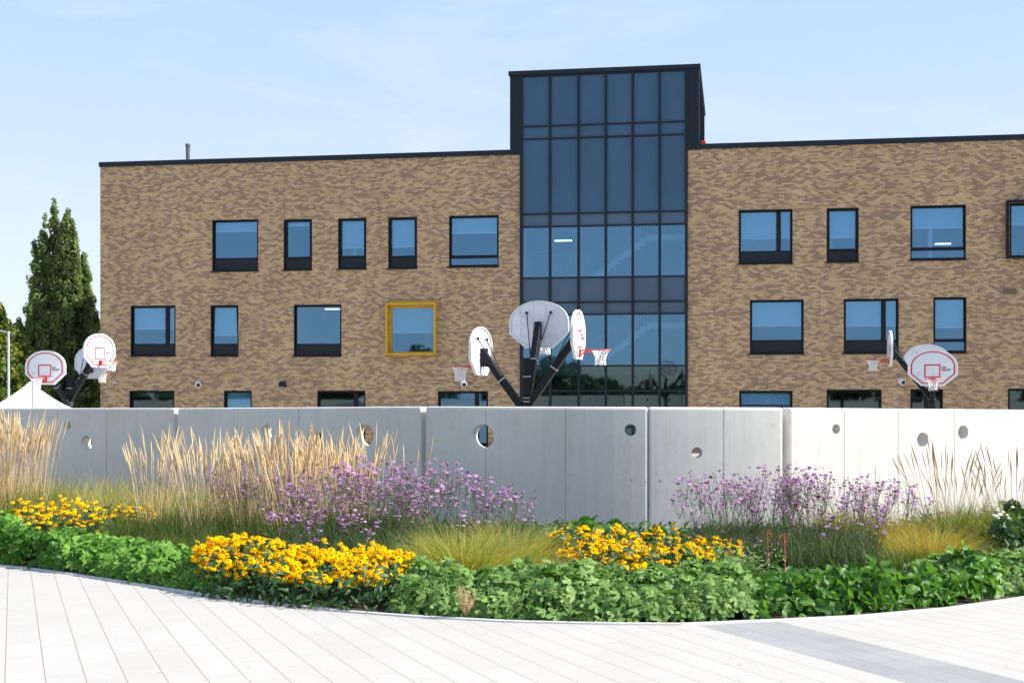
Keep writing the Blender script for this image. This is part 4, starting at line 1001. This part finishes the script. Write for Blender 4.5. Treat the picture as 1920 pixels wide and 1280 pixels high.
reed(528,14.7,75,1.50,'tallest dense tan reed grass clump below the second of three wall holes',.18)
reed(560,14.2,60,1.40,'tan reed grass clump in front of the tallest one',.15)
reed(612,14.9,60,1.46,'tan reed grass clump between the second and third wall holes',.16)
reed(655,14.6,55,1.36,'tan reed grass clump leaning left of the third wall hole',.15)
reed(697,15.6,26,1.46,'thin tan reed grass clump passing in front of the third wall hole',.13)
reed(762,15.8,7,1.30,'few lone tan plumes near the middle wall joint',.10,.08,60)
reed(1768,15.8,26,1.34,'sparse tan reed grass clump against the bright wall on the right',.17,.2,260,sm='straw2')
reed(1800,15.4,20,1.05,'short sparse reed grass clump leaning right on the right',.15,.3,260,sm='straw2')
reed(1903,15.4,34,1.30,'reed grass clump at the right edge',.17,.2,300,sm='straw2')
reed(1868,15.9,14,.98,'low wispy reed grass left of the clump at the right edge',.2,.2,260,sm='straw2')
# ------------------------------------------------------------------ verbena
def tmpl_head():
    P=[];f=[]; rs=random.Random(3)
    # small dome of florets: quads tipped outward
    for k in range(16):
        a=k*2.4; r=.95*math.sqrt((k+.5)/16); cx,cy,cz=r*math.cos(a),r*math.sin(a),.55*(1-r*r); s_=.30
        i=len(P); tl=.6*r
        for (u,v) in ((-1,-1),(1,-1),(1,1),(-1,1)):
            P.append((cx+u*s_*math.cos(a)*(1)-v*s_*math.sin(a),cy+u*s_*math.sin(a)+v*s_*math.cos(a),cz-u*s_*tl+rs.uniform(-.08,.08)))
        f.append((i,i+1,i+2,i+3))
    i=len(P); n=6
    for (r,z) in ((.85,-.05),(.15,-.55)):
        for k in range(n): a=2*PI*k/n; P.append((r*math.cos(a),r*math.sin(a),z))
    for k in range(n): f.append((i+k,i+n+k,i+n+(k+1)%n,i+(k+1)%n))
    return np.array(P,float),np.array(f)
TH_=tmpl_head()
def verbena(label,pa,pb,ya,yb,n,Hf,baseH,leafn,hs=.5):
    cpx=(pa+pb)/2; c=W(cpx,(ya+yb)/2,0); e=empty('purple_verbena',tuple(c)); tag(e,label,'flowers','airy purple verbenas')
    px=rng.uniform(pa,pb,n); y=rng.uniform(ya,yb,n); B=W(px,y,0); H=Hf(px)*np.clip(1-np.abs(rng.normal(0,.33,n)),.22,1.05)
    lean=rng.normal(0,.13,(n,2))+np.stack([(px-cpx)/(pb-pa)*.35,np.zeros(n)],-1)
    top=B.copy(); top[:,2]+=H; top[:,:2]+=lean*H[:,None]
    mid=(B+top)/2; mid[:,:2]-=lean*H[:,None]*.12
    C=np.stack([B,mid,B*.15+top*.85,top],1); paths=[spindles(C,np.repeat(np.array([[.003,.0024,.0018,.0014]]),n,0),3)]
    heads=[];hsz=[]
    # branches
    for i in range(n):
        k=rng.integers(3,9); fk=B[i]*.28+top[i]*.72
        heads.append(top[i]); hsz.append(rng.uniform(.014,.030))
        br=[]
        for j in range(k):
            a=rng.uniform(0,2*PI); L=rng.uniform(.05,.2)*hs*2*.9; tip=fk+np.array([math.cos(a)*L*.6,math.sin(a)*L*.6,L*1.2+rng.uniform(0,.08)])
            br.append([fk,(fk+tip)/2+np.array([math.cos(a)*.01,math.sin(a)*.01,-.005]),tip]); heads.append(tip); hsz.append(rng.uniform(.010,.019))
            if rng.random()<.45: heads.append(tip+rng.normal(0,.018,3)); hsz.append(rng.uniform(.009,.015))
        br=np.array(br); paths.append(spindles(br,np.full((len(br),3),.0013),3))
    put('stems',paths,LM['verb'],e)
    heads=np.array(heads); hsz=np.array(hsz); N=len(heads)
    nrm=np.stack([rng.normal(0,.25,N),rng.normal(-.1,.25,N),np.ones(N)],-1)
    sc=np.stack([hsz*rng.uniform(.9,1.25,N),hsz,hsz*rng.uniform(.7,1.0,N)],-1)
    o=put('flower_heads',scatter(*TH_,heads,frames(nrm,randdir(N)),sc,np.clip(rng.normal(.55,.27,N),0,1)),LM['purple'],e); o['kind']='stuff'
    m=leafn; px=rng.uniform(pa,pb,m); y=rng.uniform(ya-.2,yb,m); p0=W(px,y,0); p0[:,2]+=rng.uniform(0,.22,m)*baseH
    a=rng.uniform(0,2*PI,m); d=np.stack([np.cos(a),np.sin(a)],-1)
    put('foliage',strips(p0,d,rng.uniform(.12,.42,m)*baseH*1.25,np.clip(np.abs(rng.normal(.25,.25,m)),0,.9),np.abs(rng.normal(.15,.12,m)),rng.uniform(.004,.009,m),4),LM['verb'],e)
    print('verbena',label,N)
verbena('tall purple verbena mass among the tan reed grasses',415,560,14.9,15.8,75,lin((415,.95),(560,1.05)),.8,1800)
verbena('dense purple verbena mass right of the tan reed grasses',560,760,13.0,14.8,135,lin((560,.98),(640,1.10),(700,1.16),(760,1.10)),.95,9000)
verbena('purple verbena mass spreading in front of the middle wall joint',735,985,13.2,14.8,125,lin((735,1.10),(850,1.12),(900,.92),(985,.80)),.85,8000)
verbena('few low purple verbenas in front of the others near the front coneflowers',520,700,12.7,13.3,22,lin((520,.70),(700,.62)),.8,4500)
verbena('purple verbena mass in front of the pale wall panel on the right',1300,1500,13.2,14.8,120,lin((1300,.92),(1400,1.02),(1500,1.06)),.85,7500,.55)
verbena('purple verbena mass right of the right wall gap',1480,1640,13.0,14.6,85,lin((1480,1.08),(1560,1.06),(1640,.85)),.85,6500,.55)
verbena('thin scattered purple verbenas on the far right',1600,1720,13.8,15.2,22,lin((1600,.95),(1720,.85)),.6,2000,.5)
# ------------------------------------------------------------------ tall leafy weeds, pink flowers, dry twigs
def leafy_stem(px,y,H,label,n=3,spread=.06,size=.06):
    c=W(px,y,0); e=empty('leafy_stem',tuple(c)); tag(e,label,'leafy plant','tall thin leafy stems'); P=[];paths=[]
    for k in range(n):
        hh=H*(1 if k==0 else rng.uniform(.6,.9)); dx=rng.normal(0,spread,2)*(k>0); C=[]
        for t_ in np.linspace(0,1,6): C.append(c+np.array([dx[0]*t_*1.6+.01*math.sin(5*t_+k),dx[1]*t_,hh*t_]))
        C=np.array(C); paths.append(spindles(C[None],np.linspace(.004,.0012,6)[None],4))
        for t_ in np.linspace(.3,.99,int(hh*20)):
            i=t_*5; a=C[int(i)]+(C[min(int(i)+1,5)]-C[int(i)])*(i-int(i)); P.append((a,t_))
    pos=np.array([p[0] for p in P]); N=len(pos); a=np.arange(N)*2.4+rng.random(N)
    az=np.stack([np.cos(a),np.sin(a),np.full(N,.3)],-1); nr=np.stack([-np.cos(a)*.5,-np.sin(a)*.5,np.ones(N)],-1)
    put('stems',paths,LM['verb'],e); put('leaves',scatter(*TL_,pos,frames(nr,az),size*np.array([1.25-p[1]*.7 for p in P])*rng.uniform(.7,1.2,N)),LM['bergenia'],e)
leafy_stem(1643,15.2,1.02,'tallest leafy green stem against the bright wall on the right',3,.06,.085)
leafy_stem(1700,15.2,.88,'leafy green stem right of the tallest one against the bright wall',4,.12,.07)
leafy_stem(963,14.4,.78,'pale leafy stem in front of the grey wall right of the purple flowers',4,.10,.065)
leafy_stem(1003,14.0,.60,'leafy weed by the wall joint behind the middle tussock',6,.14,.075)
leafy_stem(1022,13.2,.48,'low leafy weed at the left end of the middle coneflowers',6,.12,.085)
leafy_stem(205,18.6,.72,'tall weed against the shaded wall at left',4,.15,.06)
leafy_stem(246,18.2,.74,'upright dark weed against the shaded wall, right of the tall weed at left',3,.10,.05)
def pinkplant(px,y,H,label,n=26,spread=.18,red=False):
    c=W(px,y,0); e=empty('pink_flower_plant',tuple(c)); tag(e,label,'flowers','small pink flowered plants')
    tips=c[None]+np.stack([rng.normal(0,spread,n),rng.normal(0,spread*.5,n),H*rng.uniform(.7,1.05,n)],-1)
    b=np.repeat(c[None],n,0); C=np.stack([b,(b+tips)/2,tips],1); put('stems',spindles(C,np.full((n,3),.002),3),LM['verb'],e)
    put('petals',scatter(*TL_,np.repeat(tips,4,0),frames(randdir(n*4)*.5+np.array([0,-.4,.8]),randdir(n*4)),np.full(n*4,.020)),LM['pink'],e)
    m=500; p=c[None]+np.stack([rng.normal(0,spread*1.1,m),rng.normal(0,spread*.7,m),H*rng.uniform(.1,.95,m)],-1); put('foliage',scatter(*TL_,p,frames(randdir(m)*.6+np.array([0,-.3,1.]),randdir(m)),rng.uniform(.03,.05,m)),LM['geranium2'],e)
pinkplant(1372,12.2,.46,'small pink flowered plant below the small patch of coneflowers',22,.2)
pinkplant(1398,11.9,.40,'small pink flowered plant beside the big glossy leaves',16,.15)
def redstem(px,y,H,label):
    c=W(px,y,0); e=empty('red_flower_stalk',tuple(c)); tag(e,label,'flower stalk','red flower stalks above glossy leaves')
    C=np.array([c,c+[.01,0,H*.6],c+[.0,0,H]]); put('stalk',spindles(C[None],np.array([[.006,.005,.004]]),5),LM['red'],e)
    n=30; a=rng.uniform(0,2*PI,n); r=rng.uniform(.01,.05,n); p=c[None]+np.stack([r*np.cos(a),r*np.sin(a),H-rng.uniform(-.02,.09,n)],-1)
    put('buds',scatter(*TL_,p,frames(randdir(n),np.stack([np.cos(a),np.sin(a),-.2+0*a],-1)),np.full(n,.024)),LM['red'],e)
redstem(1438,12.2,.56,'red flower stalk on the left of the pair by the dark verbena base')
redstem(1470,12.1,.54,'red flower stalk on the right of the pair above round grey green leaves')
# dry twiggy plant at the kerb
c=W(873,float(kdepth(873))+.10,0); e=empty('dry_twig_plant',tuple(c)); tag(e,'dry pale twiggy seedling in front of the geranium at the kerb','dry plant')
n=70; st0=[]
for k in range(n):
    a=rng.uniform(0,2*PI); L=rng.uniform(.12,.27); tip=c+np.array([math.cos(a)*.07*rng.random()*1.5,-.02-abs(math.sin(a))*.05,L]); st0.append([c+[0,0,0],c*.4+tip*.6+rng.normal(0,.006,3),tip])
put('twigs',spindles(np.array(st0),np.repeat(np.array([[.003,.002,.0012]]),n,0),3),LM['straw'],e)
tp=np.array([s_[2] for s_ in st0]+[s_[1] for s_ in st0]); put('seed_heads',scatter(*TL_,tp,frames(randdir(len(tp)),randdir(len(tp))),np.full(len(tp),.018)),LM['straw'],e)
# brown seed heads patch and white flowers
n=22; px=rng.uniform(1835,1900,n); y=rng.uniform(14.3,16.4,n); P=W(px,y,0); P[:,2]+=.46+rng.normal(0,.03,n)
o=put('white_flowers',scatter(*TH_,P,frames(np.tile(np.array([[.1,-.4,1.]]),(n,1)),randdir(n)),rng.uniform(.012,.028,n)),LM['whitefl']); tag(o,'scattered white flowers over the dark leafy clump near the right edge','flowers',None,'stuff')
# ------------------------------------------------------------------ trees
def quadt():
    return np.array([(-.5,-.3,0),(.15,-.5,.08),(.55,.1,0),(0,.5,-.06)],float),np.array([(0,1,2,3)])
QT=quadt()
def tree(name,label,base,spires,mat,leaf=.2,ncl=260,per=90,cl=.42,cat='tree',limbs=True,group=None,vs_=1.2):
    """spires: (dx,dy,z0,z1,rad)"""
    e=empty(name,base); tag(e,label,cat,group); parts=[]; base=np.array(base,float)
    tot=sum((s[3]-s[2])*s[4] for s in spires); H=max(s[3] for s in spires)
    for (dx,dy,z0,z1,rad) in spires:
        m=int(ncl*(z1-z0)*rad/tot); t_=rng.random(m)**.85
        r_=rad*np.sin(PI*np.clip(t_*.93+.07,0,1)**.62)**.85*(1-.1*t_)
        a=rng.uniform(0,2*PI,m); rr=r_*np.sqrt(rng.uniform(.2,1.15,m))*(1+.28*np.sin(a*3+t_*9+dx*5)*np.sin(t_*17+dx*3))
        C=np.stack([dx*(.85+.15*np.minimum(1,t_*2))+rr*np.cos(a),dy+rr*np.sin(a),z0+(z1-z0)*t_],-1)
        cs=cl*rng.uniform(.55,1.25,m)*(1.1-.5*t_); tn=np.clip(rng.normal(.5,.2,m),0,1)
        off=rng.normal(0,1,(m,per,3)); off/=np.linalg.norm(off,axis=2,keepdims=True); off*=(rng.random((m,per,1))**.4)
        off[...,2]*=vs_; P=(C[:,None]+off*cs[:,None,None]).reshape(-1,3); N=len(P)
        nr=off.reshape(-1,3)+randdir(N)*.9+np.array([0,0,.4]); parts.append(scatter(*QT,P+base,frames(nr,randdir(N)),leaf*rng.uniform(.6,1.3,N),np.clip(np.repeat(tn,per)+rng.normal(0,.13,N),0,1)))
    cr=put('crown',parts,mat,e)
    T=MB(); T.tube([(0,0,0),(.05,0,H*.3),(0,0,H*.55),(0,0,H*.72)],[H*.028,H*.02,H*.012,.02],10)
    for (dx,dy,z0,z1,rad) in spires:
        zs=z0*.6+.2; T.tube([(0,0,zs),(dx*.6,dy*.6,z0+(z1-z0)*.3),(dx,dy,z0+(z1-z0)*.8)],[H*.014,H*.008,.015],7)
        for k in range(5):
            a=random.uniform(0,2*PI); zz=z0+(z1-z0)*random.uniform(.1,.7); T.tube([(dx*.5,dy*.5,zz),(dx+rad*.7*math.cos(a),dy+rad*.7*math.sin(a),zz+rad*.9)],[.05,.015],6)
    T.build('trunk',M['bark'],e,smooth=True)
    return e
def TX(px,y): return (px-960)/F*y
pop=[]
prr=random.Random(21)
for (px_,py_,rd) in ((98,375,.55),(88,405,.5),(107,415,.5),(130,407,.55),(122,425,.5),(140,430,.5),(78,440,.5),(148,468,.55),(70,455,.5),(115,455,.7),(62,470,.45),(96,450,.75),(136,460,.7),(84,480,.7),(156,505,.55),(64,520,.6),(150,530,.65),(55,545,.5),(165,555,.5),(47,580,.5),(173,580,.5),(74,560,.8),(140,560,.8),(105,520,.95),(132,400,.6),(138,415,.6),(146,440,.6),(154,478,.7),(162,500,.65),(170,540,.7),(179,590,.6),(184,640,.55),(40,600,.6),(42,650,.6),(176,610,.5),(44,615,.5),(122,540,.9),(160,610,.7),(60,610,.7),(92,600,.9)):
    z1=2.7+(735-py_)/F*76; dx_=(px_-112)/F*76; L_=min(z1-.6,prr.uniform(5.5,8.0)); pop.append((dx_,prr.uniform(-.6,.6),z1-L_,z1,rd*prr.uniform(.85,1.2)))
pop+=[(-1.0,0,.5,6.0,1.2),(.9,0,.5,6.0,1.3),(0,-.3,.5,8.0,1.3)]
tree('poplar_tree','tall columnar poplar with several pointed tops left of the school',(TX(112,76),76,-1.25),pop,LM['poplar'],.14,2300,50,.27,vs_=1.9)
tree('yellowing_tree','tree with yellowing leaves behind the lamp post at the left edge',(TX(-5,64),64,-1.25),[(0,0,.8,6.8,2.0),(.9,.4,.8,5.6,1.3),(-2.0,0,.8,6.4,1.7)],LM['autumn'],.15,520,60,.42)
tree('dark_tree','dark broad tree low against the left corner of the school',(TX(172,88),88,-1.25),[(0,0,.3,4.9,1.9),(-1.8,.4,.3,4.4,1.5)],LM['broad'],.17,260,75,.5)
tree('dark_tree','dark green tree between the yellowing tree and the poplar behind the marquee',(TX(35,92),92,-1.25),[(0,0,.3,5.0,2.2),(2.2,0,.3,4.0,1.9),(-2.6,0,.3,5.2,2.0)],LM['broad'],.17,300,75,.55)
# far wood on the other side of the square, seen only as a reflection in the ground floor glass
parts=[]; m=300
cx=rng.uniform(-105,40,m); cy=-62+rng.normal(0,3,m); hh=2.0+4.6*np.clip(.45+.55*np.sin(cx*.11+.6)+.25*np.sin(cx*.31),0.05,1.2); cz=rng.random(m)*hh
C=np.stack([cx,cy,cz],-1); per=46; off=randdir(m*per)*(rng.random((m*per,1))**.4)*2.0; off[:,2]*=.7
P=np.repeat(C,per,0)+off; N=len(P); o=put('distant_trees',scatter(*QT,P,frames(off+randdir(N)*.6,randdir(N)),rng.uniform(.7,1.3,N)),LM['broad']); tag(o,'far belt of dark trees across the square reflected in the ground floor glass','trees',None,'stuff')
# ------------------------------------------------------------------ render defaults
scene.render.engine='CYCLES'
scene.cycles.transparent_max_bounces=16
